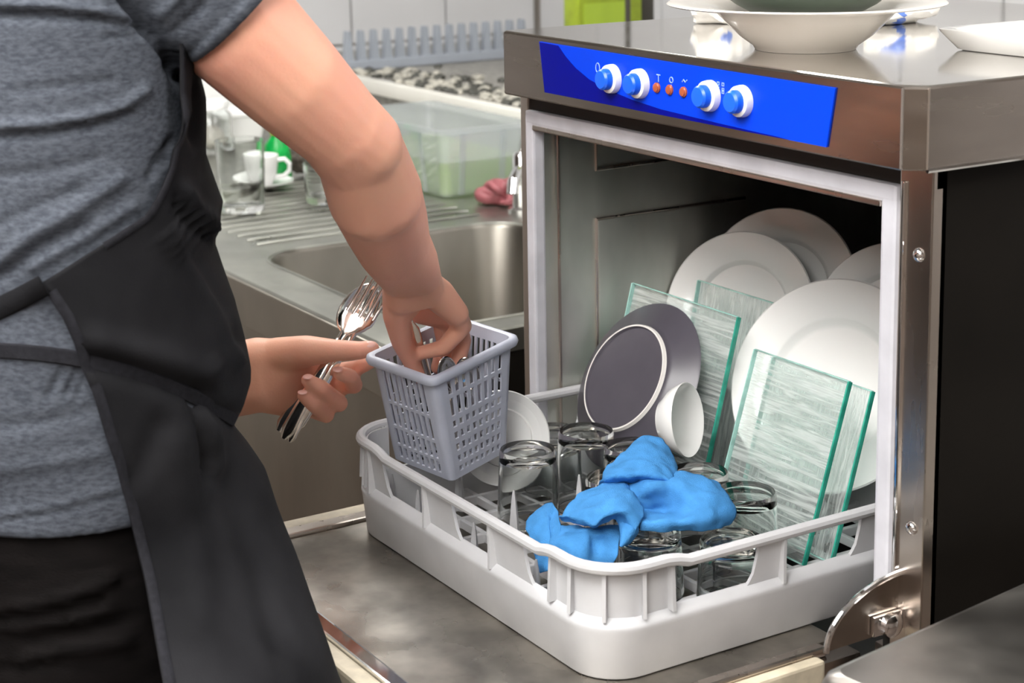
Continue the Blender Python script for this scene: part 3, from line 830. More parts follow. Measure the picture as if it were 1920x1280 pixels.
# centre flap with the scalloped front edge
patch(bm, [[(1100, 920, .108), (1130, 908, .112), (1160, 906, .115), (1176, 912, .116), (1192, 926, .112)],
           [(1078, 936, .110), (1112, 924, .117), (1150, 918, .122), (1180, 926, .122), (1200, 946, .112)],
           [(1060, 956, .108), (1098, 948, .116), (1138, 944, .122), (1178, 950, .121), (1204, 966, .108)],
           [(1050, 968, .104), (1084, 968, .110), (1120, 970, .113), (1164, 962, .117), (1196, 984, .104)],
           [(1048, 970, .099), (1082, 977, .104), (1116, 986, .106), (1152, 968, .109), (1186, 1004, .096)],
           [(1052, 976, .096), (1085, 982, .100), (1116, 990, .101), (1154, 974, .105), (1170, 1018, .088)]], seed=3)
# flap side turning down at the front right
patch(bm, [[(1152, 970, .107), (1168, 968, .108), (1186, 978, .106), (1200, 972, .102)],
           [(1160, 986, .100), (1172, 988, .102), (1184, 998, .099), (1196, 988, .097)],
           [(1164, 1004, .094), (1170, 1006, .095), (1178, 1012, .092), (1188, 1004, .091)],
           [(1160, 1022, .088), (1164, 1024, .088), (1168, 1026, .086), (1174, 1020, .085)]], seed=4, nu=16, nv=20)
# lower folds showing under the flap
patch(bm, [[(1040, 985, .086), (1070, 986, .090), (1105, 988, .092), (1138, 984, .092), (1160, 985, .090)],
           [(1034, 1008, .080), (1066, 998, .090), (1098, 996, .094), (1130, 1000, .092), (1164, 1000, .088)],
           [(1032, 1024, .076), (1062, 1016, .086), (1094, 1012, .090), (1122, 1014, .085), (1160, 1018, .084)],
           [(1040, 1040, .070), (1064, 1036, .078), (1092, 1034, .082), (1118, 1038, .077), (1158, 1040, .077)],
           [(1050, 1056, .062), (1074, 1058, .068), (1098, 1058, .070), (1124, 1060, .066), (1150, 1056, .068)]], seed=5)
# left lobe spilling down towards the rim
patch(bm, [[(992, 976, .080), (1008, 954, .090), (1028, 942, .094), (1040, 950, .094), (1050, 968, .094)],
           [(986, 990, .078), (1004, 968, .088), (1026, 956, .093), (1038, 968, .090), (1050, 982, .090)],
           [(992, 1004, .074), (1008, 990, .082), (1026, 980, .087), (1032, 992, .083), (1048, 1000, .086)],
           [(1000, 1030, .064), (1012, 1016, .074), (1030, 1006, .080), (1036, 1014, .078), (1050, 1020, .080)],
           [(1004, 1056, .056), (1016, 1046, .064), (1034, 1036, .070), (1042, 1042, .070), (1056, 1044, .072)],
           [(1016, 1072, .050), (1026, 1070, .056), (1040, 1064, .060), (1050, 1066, .062), (1066, 1062, .064)]], seed=6)
bmesh.ops.recalc_face_normals(bm, faces=bm.faces)
cl = obj('cleaning_cloth', bm, M['cloth'], None, ang=180); tag(cl, 'crumpled bright blue cleaning cloth lying over the tumblers in the rack', 'cloth'); recenter(cl)
so = cl.modifiers.new('thick', 'SOLIDIFY'); so.thickness = .0016; so.offset = 0; so.thickness_clamp = 1.0

# ------------------------------------------------------------------ cutlery
def cut_handle(b, w0=.0085, w1=.0028, y1=.125, th=.0042):
    rings = []
    for t in np.linspace(0, 1, 14):
        y = y1*t
        wd = w0*math.sqrt(max(0.03, 1-(max(0, .10-t)/.10)**2))*(1-t)**.8+w1*t
        if t < .5: wd = max(wd, w0*.35)
        z = .004*math.sin(t*PI*.9)
        hh_ = th/2*(1-.25*t)
        rings.append([Vector((wd*math.cos(a), y, z+hh_*math.sin(a))) for a in [2*PI*k/12 for k in range(12)]])
    loft(b, rings)
def fork_bm(wide=1.3):
    b = bmesh.new(); cut_handle(b)
    rings = []
    for y, wd, z in ((.123, .0027, .0018), (.133, .0038, .0012), (.142, .0085, -.001), (.150, .0115, -.0035), (.160, .0122, -.005)):
        rings.append([Vector((wd*math.cos(a), y, z+.0011*math.sin(a))) for a in [2*PI*k/14 for k in range(14)]])
    loft(b, rings)
    for k in range(4):
        x = -.0093+.0062*k
        tube(b, [(x, .157, -.0048), (x*1.0, .170, -.0052), (x*.98, .185, -.0035), (x*.96, .202, .0005)], [.0019, .00185, .0016, .0008], 8)
    for v in b.verts:
        if v.co.y > .126: v.co.x *= 1+(wide-1)*min(1, (v.co.y-.126)/.02)
    return b
def spoon_bm(L=.205):
    b = bmesh.new(); cut_handle(b, y1=.135)
    n = 22; rings = []
    cy, hw, hl = .172, .0215, .034
    outer = []
    for k in range(n):
        a = 2*PI*k/n
        outer.append((hw*math.cos(a)*(1-.12*math.sin(a)), cy+hl*math.sin(a)))
    for s, dz in ((1.0, 0), (1.03, -.0012), (.8, -.0062), (.45, -.0092), (.1, -.010)):
        rings.append([Vector((x*s, cy+(y-cy)*s, dz)) for x, y in outer])
    up = [[Vector((x*s, cy+(y-cy)*s, dz)) for x, y in outer] for s, dz in ((.1, -.0088), (.45, -.008), (.78, -.005), (.96, .0004))]
    loft(b, up+rings, True, True, True)
    tube(b, [(0, .128, .0012), (0, .140, .0)], [.0028, .004], 8)
    return b
def knife_bm():
    b = bmesh.new(); cut_handle(b, w0=.0075, w1=.006, y1=.095, th=.0052)
    rings = []
    for y, x0, x1 in ((.093, -.006, .006), (.11, -.008, .008), (.16, -.0085, .0085), (.195, -.008, .004), (.207, -.006, -.003)):
        rings.append([Vector((x0, y, .0008)), Vector((x1, y, .0002)), Vector((x1, y, -.0002)), Vector((x0, y, -.0008))])
    loft(b, rings)
    return b
def place(b, a, tip, nrm, L=.203):
    """a: handle end, tip: far end; nrm: the way the face looks"""
    y = (tip-a).normalized(); n = Vector(nrm); n = (n-y*n.dot(y)).normalized(); x = y.cross(n)
    s = (tip-a).length/L
    Mx = Matrix.Translation(a) @ Matrix((x, y, n)).transposed().to_4x4() @ Matrix.Scale(s, 4)
    bmesh.ops.transform(b, matrix=Mx, verts=b.verts)
    return b
TC = -FW
def cutl(name, b, label, cat, group=None):
    o = obj(name, b, M['cutlery'], None, ang=45); tag(o, label, cat, group); recenter(o)
g1 = 'cutlery held in the left hand'
cutl('fork', place(fork_bm(), at(531, 822, 1.962), at(705, 524, 1.985), TC+UP*.3-RT*.1), 'silver fork in the left hand, in front with its tines fully in view', 'fork', g1)
cutl('fork', place(fork_bm(), at(552, 806, 1.974), at(722, 530, 1.997), TC+UP*.1+RT*.3), 'silver fork in the left hand, tucked behind the front fork', 'fork', g1)
cutl('spoon', place(spoon_bm(), at(522, 808, 1.984), at(700, 538, 2.032), TC+UP*.25), 'silver spoon in the left hand, its round bowl behind the fork tines', 'spoon', g1)
cutl('knife', place(knife_bm(), at(543, 828, 1.972), at(640, 640, 1.992), TC, .207), 'thick knife handle end at the bottom of the bundle in the left hand', 'knife', g1)
g2 = 'cutlery standing in the cutlery basket'
cbp = lambda x, y, z: CBM @ Vector((x, y, z))
cutl('spoon', place(spoon_bm(), at(772, 604, 1.902), cbp(.012, -.010, .006), TC+UP*.2, .206), 'spoon with its flat handle up between the thumb and fingers of the right hand', 'spoon', g2)
cutl('spoon', place(spoon_bm(), cbp(.020, .005, .004), cbp(.024, -.022, .130), TC+UP*1.2, .206), 'spoon with its bowl up at the front rim of the cutlery basket', 'spoon', g2)
cutl('spoon', place(spoon_bm(), cbp(.030, .020, .004), cbp(.036, -.004, .126), TC-UP*.2, .206), 'spoon with its bowl up under the fingertip in the cutlery basket', 'spoon', g2)
cutl('fork', place(fork_bm(), cbp(-.02, .02, .004), cbp(-.03, .044, .120), TC, .203), 'fork standing tines up against the back wall of the cutlery basket', 'fork', g2)

# ------------------------------------------------------------------ person
PXC, PYC = .2, -.64
def a_of(z): return float(np.interp(z, [-.4, -.1, .1, .25, .4, .55, .62, .66], [.19, .2, .2, .2, .195, .19, .185, .17]))
AB_Z = [-.42, -.092, -.048, -.004, .088, .176, .214, .236, .256, .276, .344, .400, .432, .476, .524, .60, .64]
AB_B = [.235, .263, .253, .242, .211, .181, .158, .149, .160, .169, .156, .138, .150, .132, .137, .128, .112]
def ab(z): return float(np.interp(z, AB_Z, AB_B))
def sb(z): return min(ab(z)-.009, float(np.interp(z, [.15, .198, .28, .4, .5, .6, .66], [.150, .150, .155, .135, .124, .115, .100])))
person = thing('person', 'person in a grey t-shirt and black apron bending to fill the cutlery basket', 'person', (PXC, PYC, FLOOR))
# -- body: one continuous skin
bm = bmesh.new()
def R_(px, d): return px*d/FPX
def HP(*balls): hull(bm, [(at(x, y, d), R_(r, d)) for x, y, d, r in balls])
def HC(*balls): hull(bm, [(Vector(c), r) for c, r in balls])
# trunk, neck, head
HC(((.11, -.66, .30), .07), ((.29, -.66, .30), .07), ((.10, -.66, .55), .055), ((.30, -.66, .55), .055))
HC(((.11, -.66, .30), .07), ((.29, -.66, .30), .07), ((.11, -.66, .12), .085), ((.29, -.66, .12), .085))
HC(((.09, -.64, .585), .05), ((.30, -.64, .585), .05), ((.2, -.63, .655), .045))
HC(((.2, -.62, .62), .058), ((.2, -.585, .765), .052))
HC(((.2, -.585, .86), .078), ((.2, -.60, .875), .082), ((.2, -.55, .79), .045), ((.2, -.535, .765), .026))
HC(((.2, -.515, .845), .012), ((.2, -.488, .815), .012), ((.2, -.50, .81), .015))
for s in (-1, 1):
    HC(((.2+s*.078, -.59, .845), .012), ((.2+s*.083, -.598, .865), .013), ((.2+s*.076, -.585, .825), .009))
    HC(((.2+s*.03, -.522, .852), .013), ((.2+s*.05, -.532, .852), .010))
HC(((.2-.018, -.513, .785), .008), ((.2+.018, -.513, .785), .008))
# legs and feet
for s in (-1, 1):
    HC(((.2+s*.095, -.65, .10), .085), ((.2+s*.10, -.615, -.36), .052))
    HC(((.2+s*.10, -.615, -.36), .052), ((.2+s*.105, -.66, -.76), .036))
    HC(((.2+s*.105, -.675, -.815), .034), ((.2+s*.115, -.52, -.83), .024))
# right arm
HP((300, -105, 1.44, 118), (395, -20, 1.46, 122), (300, -20, 1.46, 110))
HP((395, -8, 1.465, 118), (448, 62, 1.475, 112), (545, 150, 1.505, 104))
HP((545, 150, 1.505, 104), (640, 243, 1.545, 86))
HP((640, 243, 1.545, 87), (676, 272, 1.562, 80), (676, 300, 1.580, 80))
HP((713, 264, 1.552, 26), (672, 278, 1.574, 70))
HP((676, 300, 1.580, 82), (676, 266, 1.562, 76), (703, 365, 1.625, 90))
HP((703, 365, 1.628, 89), (722, 415, 1.680, 81)); HP((722, 415, 1.680, 81), (737, 458, 1.730, 71))
HP((737, 458, 1.730, 71), (744, 492, 1.778, 54), (768, 490, 1.778, 54)); HP((744, 492, 1.778, 54), (768, 490, 1.778, 54), (750, 524, 1.82, 36), (792, 520, 1.82, 36))
# right hand
HP((750, 520, 1.82, 36), (792, 520, 1.82, 36), (808, 548, 1.84, 28), (752, 560, 1.84, 31))
HP((795, 530, 1.83, 30), (826, 548, 1.852, 26), (856, 588, 1.872, 24), (800, 545, 1.86, 26))
HP((790, 548, 1.88, 26), (852, 592, 1.90, 20), (835, 600, 1.93, 18), (788, 588, 1.92, 20))
HP((748, 545, 1.84, 32), (744, 590, 1.86, 27), (768, 570, 1.86, 24))
HP((744, 590, 1.86, 27), (754, 640, 1.885, 21))
HP((754, 640, 1.885, 21), (776, 688, 1.905, 15.5)); HP((776, 688, 1.905, 15.5), (786, 708, 1.912, 13))
HP((854, 588, 1.874, 23), (867, 611, 1.888, 18.5))
HP((867, 611, 1.888, 18.5), (832, 652, 1.893, 16)); HP((832, 652, 1.893, 16), (790, 661, 1.897, 13.5))
HP((852, 592, 1.905, 19), (868, 638, 1.915, 16.5)); HP((868, 638, 1.915, 16.5), (858, 682, 1.925, 15)); HP((858, 682, 1.925, 15), (838, 708, 1.93, 12.5))
HP((842, 598, 1.925, 17), (850, 648, 1.937, 15.5)); HP((850, 648, 1.937, 15.5), (836, 698, 1.945, 13))
HP((824, 600, 1.94, 15), (832, 645, 1.952, 13.5)); HP((832, 645, 1.952, 13.5), (818, 690, 1.957, 11.5))
# left arm
HC(((.06, -.60, .62), .058), ((-.055, -.56, .34), .042)); HC(((-.055, -.56, .34), .044), ((-.075, -.44, .24), .043))
hull(bm, [(Vector((-.075, -.44, .24)), .043), (at(440, 690, 1.995), .028), (at(440, 735, 1.995), .028)])
# left hand
HP((440, 688, 1.995, 46), (440, 738, 1.995, 44), (482, 674, 1.99, 42), (492, 732, 1.99, 40))
HP((482, 674, 1.99, 42), (492, 735, 1.99, 38), (565, 668, 1.985, 30), (530, 752, 2.0, 28), (580, 700, 2.015, 26))
HP((565, 690, 2.01, 28), (528, 752, 2.0, 27), (628, 698, 2.04, 18), (592, 752, 2.04, 18))
HP((520, 668, 1.985, 36), (575, 658, 1.968, 30)); HP((575, 658, 1.968, 30), (628, 657, 1.955, 21)); HP((628, 657, 1.955, 21), (672, 657, 1.950, 18)); HP((672, 657, 1.95, 18), (697, 653, 1.95, 15))
HP((618, 700, 2.035, 18), (668, 690, 2.005, 15.5)); HP((668, 690, 2.005, 15.5), (694, 680, 1.99, 12.5))
HP((610, 720, 2.04, 18), (664, 722, 2.005, 16.5)); HP((664, 722, 2.005, 16.5), (656, 706, 1.972, 15.5)); HP((656, 706, 1.972, 15.5), (636, 699, 1.962, 13.5))
HP((594, 742, 2.04, 18), (636, 756, 2.0, 17)); HP((636, 756, 2.0, 17), (602, 728, 1.962, 16.5)); HP((602, 728, 1.962, 16.5), (577, 713, 1.953, 13.5))
HP((572, 762, 2.035, 17), (612, 778, 1.995, 15.5)); HP((612, 778, 1.995, 15.5), (586, 757, 1.963, 14.5)); HP((586, 757, 1.963, 14.5), (569, 742, 1.956, 12.5))
me = remeshed(bm, .0024, 7, .5)
body = link_mesh('body', me, M['skin'], person)
def nail(px, py, d, r, n, up):
    b = bmesh.new(); bmesh.ops.create_icosphere(b, subdivisions=2, radius=1)
    n = Vector(n).normalized(); u = (Vector(up)-n*n.dot(Vector(up))).normalized(); x = u.cross(n)
    rr_ = R_(r, d)
    Mx = Matrix.Translation(at(px, py, d)) @ Matrix((x, u, n)).transposed().to_4x4() @ Matrix.Diagonal((rr_*.8, rr_*1.1, rr_*.16, 1))
    bmesh.ops.transform(b, matrix=Mx, verts=b.verts); obj('nail', b, M['nail'], body)
nail(694, 645, 1.9445, 10, TC*.7+UP*.7, RT)
nail(577, 706, 1.946, 9, TC*.6+UP*.8-RT*.1, -RT)
nail(567, 735, 1.949, 8.5, TC*.6+UP*.8, -RT)
nail(633, 692, 1.955, 9, TC*.7+UP*.7, -RT)
# hair cap
b = bmesh.new(); bmesh.ops.create_icosphere(b, subdivisions=4, radius=.093)
for v in list(b.verts):
    v.co = Vector((v.co.x*.96, v.co.y*1.10, v.co.z*1.0))
    v.co += v.co.normalized()*.006*mnoise.noise(v.co*40)
cut = [v for v in b.verts if v.co.y*.85-v.co.z*.6 > .030 or v.co.z < -.07]
bmesh.ops.delete(b, geom=cut, context='VERTS')
bmesh.ops.translate(b, verts=b.verts, vec=(.2, -.603, .878)); obj('hair', b, M['hair'], person)
for s in (-1, 1):
    b = bmesh.new(); bmesh.ops.create_icosphere(b, subdivisions=2, radius=.0115); bmesh.ops.translate(b, verts=b.verts, vec=(.2+s*.033, -.512, .846)); obj('eye', b, M['porcelain'], person)

# -- folds pressed into cloth along drawn lines
def project(P):
    d = P-CAM; z = d.dot(FW)
    return PPX+FPX*d.dot(RT)/z, PPY-FPX*d.dot(UP)/z
def seg_dist(px, py, line):
    best = 1e9
    for (x0, y0), (x1, y1) in zip(line, line[1:]):
        vx, vy = x1-x0, y1-y0; L2 = vx*vx+vy*vy
        t = np.clip(((px-x0)*vx+(py-y0)*vy)/L2, 0, 1)
        dx, dy = px-(x0+t*vx), py-(y0+t*vy)
        best = np.minimum(best, np.sqrt(dx*dx+dy*dy))
    return best
def press_folds(me, folds, nz=0.0, nscale=14, gain=1.35):
    n = len(me.vertices)
    co = np.empty(n*3); me.vertices.foreach_get('co', co); co = co.reshape(-1, 3)
    no = np.empty(n*3); me.vertices.foreach_get('normal', no); no = no.reshape(-1, 3)
    d = co-np.array(CAM); z = d @ np.array(FW)
    px = PPX+FPX*(d @ np.array(RT))/z; py = PPY-FPX*(d @ np.array(UP))/z
    facing = np.clip(-(no*d).sum(1)/np.linalg.norm(d, axis=1)*3+.3, 0, 1)
    disp = np.zeros(n)
    for line, amp, wd in folds:
        q = seg_dist(px, py, line)/wd
        disp += amp*np.exp(-q*q)
    disp *= facing*gain
    if nz:
        disp += np.array([nz*mnoise.noise(Vector((c[0]*nscale, c[1]*nscale, c[2]*nscale*1.6))) for c in co])
    co += no*disp[:, None]
    me.vertices.foreach_set('co', co.ravel()); me.update()

# -- t-shirt
bm = bmesh.new()
rings = []
NS = 48
for z in [.198, .2, .23, .27, .31, .35, .39, .43, .47, .51, .55, .59, .62]:
    a, bb_ = a_of(z)-.004, sb(z)
    rings.append([Vector((PXC+a*math.sin(t), PYC+bb_*math.cos(t), z)) for t in [2*PI*k/NS for k in range(NS)]])
for z, s, t_ in ((.645, .93, .9), (.668, .75, .78), (.685, .5, .62)):
    a, bb_ = a_of(.64)*s, .10*t_
    rings.append([Vector((PXC+a*math.sin(t), PYC+.01+bb_*math.cos(t), z)) for t in [2*PI*k/NS for k in range(NS)]])
loft(bm, rings)
hull(bm, [(at(290, -112, 1.44), R_(128, 1.44)), (at(330, -30, 1.455), R_(120, 1.455)), (Vector((.29, -.63, .56)), .07)])
# sleeve: a short sleeve tube ending square to the arm
ax0, ax1 = at(330, -85, 1.445), at(444, 34, 1.466)
dd = (ax1-ax0).normalized(); u, v = frame_axes(dd)
loft(bm, [[c+(u*math.cos(t)+v*math.sin(t))*r for t in [2*PI*k/32 for k in range(32)]] for c, r in ((ax0-dd*.03, R_(120, 1.44)), (ax0, R_(128, 1.445)), (ax0.lerp(ax1, .6), R_(127, 1.455)), (ax1, R_(125, 1.466)))])
# left sleeve
lx0, lx1 = Vector((.07, -.61, .625)), Vector((.012, -.585, .50)); dd = (lx1-lx0).normalized(); u, v = frame_axes(dd)
loft(bm, [[c+(u*math.cos(t)+v*math.sin(t))*.066 for t in [2*PI*k/32 for k in range(32)]] for c in (lx0, lx1)])
me = remeshed(bm, .0036, 4, .5)
press_folds(me, [
    ([(0, 238), (90, 232), (170, 218), (230, 200), (272, 168)], .0042, 9), ([(0, 256), (110, 246), (190, 232), (245, 212)], -.0032, 9),
    ([(0, 8), (100, 12), (180, 22), (250, 40)], .0040, 9), ([(0, 28), (100, 28), (180, 34), (255, 46)], -.0045, 9),
    ([(235, -10), (280, 48), (318, 100), (345, 140)], -.013, 17), ([(205, -20), (260, 60), (300, 110)], .003, 12),
    ([(200, 70), (240, 68), (285, 62)], -.0025, 6), ([(0, 490), (60, 440), (140, 395), (225, 335)], .0040, 13), ([(0, 520), (70, 470), (160, 425)], -.0034, 10),
    ([(60, 500), (150, 448), (250, 385)], .0034, 11), ([(290, 305), (320, 265)], -.0035, 7), ([(280, 330), (312, 295)], -.0035, 7),
    ([(0, 330), (100, 318), (190, 296)], -.0018, 10), ([(30, 170), (130, 160), (210, 150)], -.0016, 9), ([(0, 420), (80, 380), (150, 355)], -.0018, 10),
    ([(148, 688), (124, 738)], -.003, 6), ([(118, 690), (90, 742)], -.003, 6), ([(160, 700), (140, 760)], -.0025, 5),
    ([(0, 975), (110, 957), (230, 922)], -.0016, 5), ([(0, 967), (110, 949), (230, 914)], .0016, 5),
    ([(0, 800), (90, 790), (170, 770)], -.0016, 12), ([(0, 880), (100, 868), (190, 850)], .0016, 13),
    ([(470, 4), (350, 126)], .0012, 6), ([(455, -4), (336, 118)], -.0012, 4), ([(330, 60), (380, 10)], -.003, 9), ([(300, 30), (350, -20)], .003, 11),
], .0016, 16)
shirt = link_mesh('t_shirt', me, M['shirt'], person)

# -- apron
EZ = [-.42, -.1, .064, .16, .216, .26, .304, .348, .376, .404, .428, .448, .48, .508, .548, .62]
EP = [74, 80, 84, 88.5, 92, 95, 98.5, 102.5, 107, 114, 97, 80, 67, 62, 58.5, 50]
def aedge(z): return float(np.interp(z, EZ, EP))
NZ, NP = 150, 84
grid = []
bm = bmesh.new()
for j in range(NZ+1):
    z = -.42+1.04*j/NZ
    e = aedge(z); row = []
    sh = min(1, max(0, (.20-z)/.19)); sh = sh*sh*(3-2*sh)
    for i in range(NP+1):
        ph = math.radians(-e+2*e*i/NP)
        off = .0045
        row.append(bm.verts.new(Vector((PXC+.157*sh+(a_of(z)+off)*math.sin(ph), PYC-.056*sh+ab(z)*math.cos(ph), z+.012*sh))))
    grid.append(row)
for j in range(NZ):
    for i in range(NP): bm.faces.new((grid[j][i], grid[j][i+1], grid[j+1][i+1], grid[j+1][i]))
bmesh.ops.recalc_face_normals(bm, faces=bm.faces)
me = bpy.data.meshes.new('apron'); bm.to_mesh(me); bm.free()
if sum((p.normal.y for p in me.polygons)) < 0: me.flip_normals()
belt = [(150, 674), (230, 692), (300, 714), (365, 740), (412, 768), (440, 790)]
press_folds(me, [
    (belt, -.0075, 17), ([(180, 640), (300, 672), (390, 700)], .005, 26),
    ([(330, 372), (345, 402), (372, 428), (396, 446)], -.008, 8), ([(345, 360), (365, 395), (400, 425)], .006, 14),
    ([(318, 442), (370, 520), (420, 600), (445, 680)], .0050, 13), ([(345, 470), (405, 560), (440, 640)], -.0035, 12),
    ([(372, 760), (378, 800), (385, 850), (388, 890)], -.0065, 8), ([(392, 770), (404, 830), (412, 880)], .004, 11),
    ([(300, 800), (270, 870), (250, 900)], -.004, 20), ([(330, 830), (360, 1000), (380, 1150)], .004, 30), ([(430, 900), (480, 1050), (530, 1220)], -.004, 26),
    ([(375, 140), (370, 200), (366, 260)], -.006, 9), ([(330, 260), (350, 200)], .003, 10), ([(375, 705), (400, 690), (410, 672)], .004, 7), ([(365, 725), (385, 725)], -.004, 6),
], .0022, 11)
m_ = me
ap = link_mesh('apron', me, M['apron'], person)
so = ap.modifiers.new('thick', 'SOLIDIFY'); so.thickness = .0016; so.offset = -1
# hem binding along the visible side of the skirt, and straps that follow the cloth
from mathutils.bvhtree import BVHTree
def tree(*obs):
    vs, fs = [], []
    for o in obs:
        k = len(vs); pl = Vector(o.location)
        q = o.parent
        while q: pl = pl+q.location; q = q.parent
        vs += [Vector(v.co)+pl for v in o.data.vertices]; fs += [[i+k for i in p.vertices] for p in o.data.polygons]
    return BVHTree.FromPolygons(vs, fs)
BT = tree(ap, shirt)
def hits(px):
    out = []
    for x, y in px:
        h = BT.ray_cast(CAM, ray(x, y).normalized())
        if h[0] is not None:
            n = h[1] if h[1].dot(FW) < 0 else -h[1]
            out.append((h[0], n))
    return out
def dense(px, step=14):
    out = []
    for (x0, y0), (x1, y1) in zip(px, px[1:]):
        k = max(1, int(math.hypot(x1-x0, y1-y0)/step))
        out += [(x0+(x1-x0)*i/k, y0+(y1-y0)*i/k) for i in range(k)]
    return out+[px[-1]]
def strap(name, px, wd, mat, th=.0022, lift=.0016):
    H = hits(dense(px))
    b = bmesh.new(); rings = []
    ps = [p for p, n in H]
    for i, (p, n) in enumerate(H):
        lo, hi = max(0, i-3), min(len(H), i+4)
        p = sum((q for q in ps[lo:hi]), Vector())/(hi-lo) if 0 < i < len(H)-1 else p
        nn = sum((q[1] for q in H[lo:hi]), Vector()).normalized()
        d = (ps[min(i+1, len(ps)-1)]-ps[max(i-1, 0)]).normalized()
        s = d.cross(nn).normalized()
        c = p+nn*(lift)
        rings.append([c+s*wd+nn*0, c+s*wd*.8+nn*th, c-s*wd*.8+nn*th, c-s*wd, c-s*wd*.8-nn*th*.5, c+s*wd*.8-nn*th*.5])
    loft(b, rings); return obj(name, b, mat, ap, ang=60)
strap('apron_tie', [(-40, 655), (0, 656), (75, 661), (150, 672), (230, 691), (300, 713), (350, 735), (385, 755), (412, 770), (436, 786)], .0062, M['seam'])
strap('apron_string', [(-40, 596), (0, 578), (40, 558), (84, 534)], .0085, M['apron'])
BA = tree(ap)
BS = tree(shirt)
for zz, nm, mt in ((.349, 'apron_tie', 'seam'), (.386, 'apron_string', 'apron')):     # the same two bands carried round the back
    b = bmesh.new(); rings = []
    for k in range(29):
        ph = math.radians(128+104*k/28)
        q = Vector((PXC+(a_of(zz)+.02)*math.sin(ph), PYC+.17*math.cos(ph), zz-(.012 if nm == 'apron_string' else -.004)*math.sin(PI*k/28)))
        h = BS.find_nearest(q); nn = (q-Vector((PXC, PYC, q.z))).normalized(); c = h[0]+nn*.002; c.z = q.z
        rings.append([c+Vector((0, 0, .0062))+nn*.0, c+Vector((0, 0, .005))+nn*.002, c-Vector((0, 0, .005))+nn*.002, c-Vector((0, 0, .0062))])
    loft(b, rings); obj(nm, b, M[mt], ap, ang=60)
def hem(name, z0, z1, wd, din, n=40):
    b = bmesh.new(); rings = []; H = []
    for i in range(n+1):
        z = z0+(z1-z0)*i/n; ph = math.radians(aedge(z)-din)
        sh = min(1, max(0, (.20-z)/.19)); sh = sh*sh*(3-2*sh)
        q = Vector((PXC+.157*sh+(a_of(z)+.0045)*math.sin(ph), PYC-.056*sh+ab(z)*math.cos(ph), z+.012*sh))
        h = BA.find_nearest(q); nn = h[1]
        if nn.dot(h[0]-Vector((PXC, PYC, h[0].z))) < 0: nn = -nn
        H.append((h[0], nn))
    for i, (p, nn) in enumerate(H):
        d = (H[min(i+1, n)][0]-H[max(i-1, 0)][0]).normalized(); s = d.cross(nn).normalized()
        c = p+nn*.0003
        rings.append([c+s*wd, c+s*wd*.8+nn*.0008, c-s*wd*.8+nn*.0008, c-s*wd])
    loft(b, rings); return obj(name, b, M['seam'], ap, ang=60)
hem('side_hem', -.40, .398, .0042, 1.5)
hem('bib_hem', .43, .60, .0034, 1.5)
for s in (-1, 1):
    b = bmesh.new(); tube(b, [(PXC+s*.10, PYC+.108, .615), (PXC+s*.085, PYC+.075, .672), (PXC+s*.06, PYC+.0, .702), (PXC+s*.03, PYC-.062, .69)], .006, 8); obj('neck_strap', b, M['seam'], ap)

# -- trousers and shoes
bm = bmesh.new()
rings = []
for z, a, bb_ in ((.235, .180, .122), (.20, .186, .128), (.14, .192, .132), (.08, .194, .132), (.04, .188, .126)):
    rings.append([Vector((PXC+a*math.sin(t), PYC-.012+bb_*math.cos(t), z)) for t in [2*PI*k/40 for k in range(40)]])
loft(bm, rings)
for s in (-1, 1):
    rings = []
    for z, x, y, r in ((.09, .094, -.65, .098), (0, .097, -.648, .096), (-.16, .10, -.635, .085), (-.36, .103, -.615, .070), (-.55, .106, -.64, .066), (-.765, .108, -.655, .062), (-.80, .108, -.655, .060)):
        rings.append([Vector((PXC+s*x+r*math.cos(t), y+r*1.1*math.sin(t), z)) for t in [2*PI*k/28 for k in range(28)]])
    loft(bm, rings)
me = remeshed(bm, .006, 4, .5)
press_folds(me, [([(0, 1142), (90, 1130), (170, 1104), (215, 1082)], .0045, 8), ([(0, 1158), (100, 1150), (190, 1128)], -.004, 9), ([(0, 1175), (110, 1165), (200, 1140)], .0035, 9),
                 ([(60, 1200), (160, 1185), (240, 1160)], -.004, 10), ([(40, 1240), (150, 1215), (240, 1200)], .004, 11), ([(0, 1255), (120, 1240)], -.003, 10)], .002, 12)
link_mesh('trousers', me, M['trousers'], person)
for s in (-1, 1):
    bm = bmesh.new()
    hull(bm, [(Vector((.2+s*.105, -.69, -.815)), .043), (Vector((.2+s*.112, -.56, -.825)), .034), (Vector((.2+s*.118, -.49, -.83)), .030)])
    box(bm, .2+s*.112-.046, .2+s*.112+.046, -.735, -.46, FLOOR+.0005, FLOOR+.02, .009)
    me = remeshed(bm, .005, 2, .5)
    co = np.empty(len(me.vertices)*3); me.vertices.foreach_get('co', co); co = co.reshape(-1, 3); co[:, 2] = np.maximum(co[:, 2], FLOOR+.0005); me.vertices.foreach_set('co', co.ravel())
    link_mesh('shoe', me, M['shoe'], person)
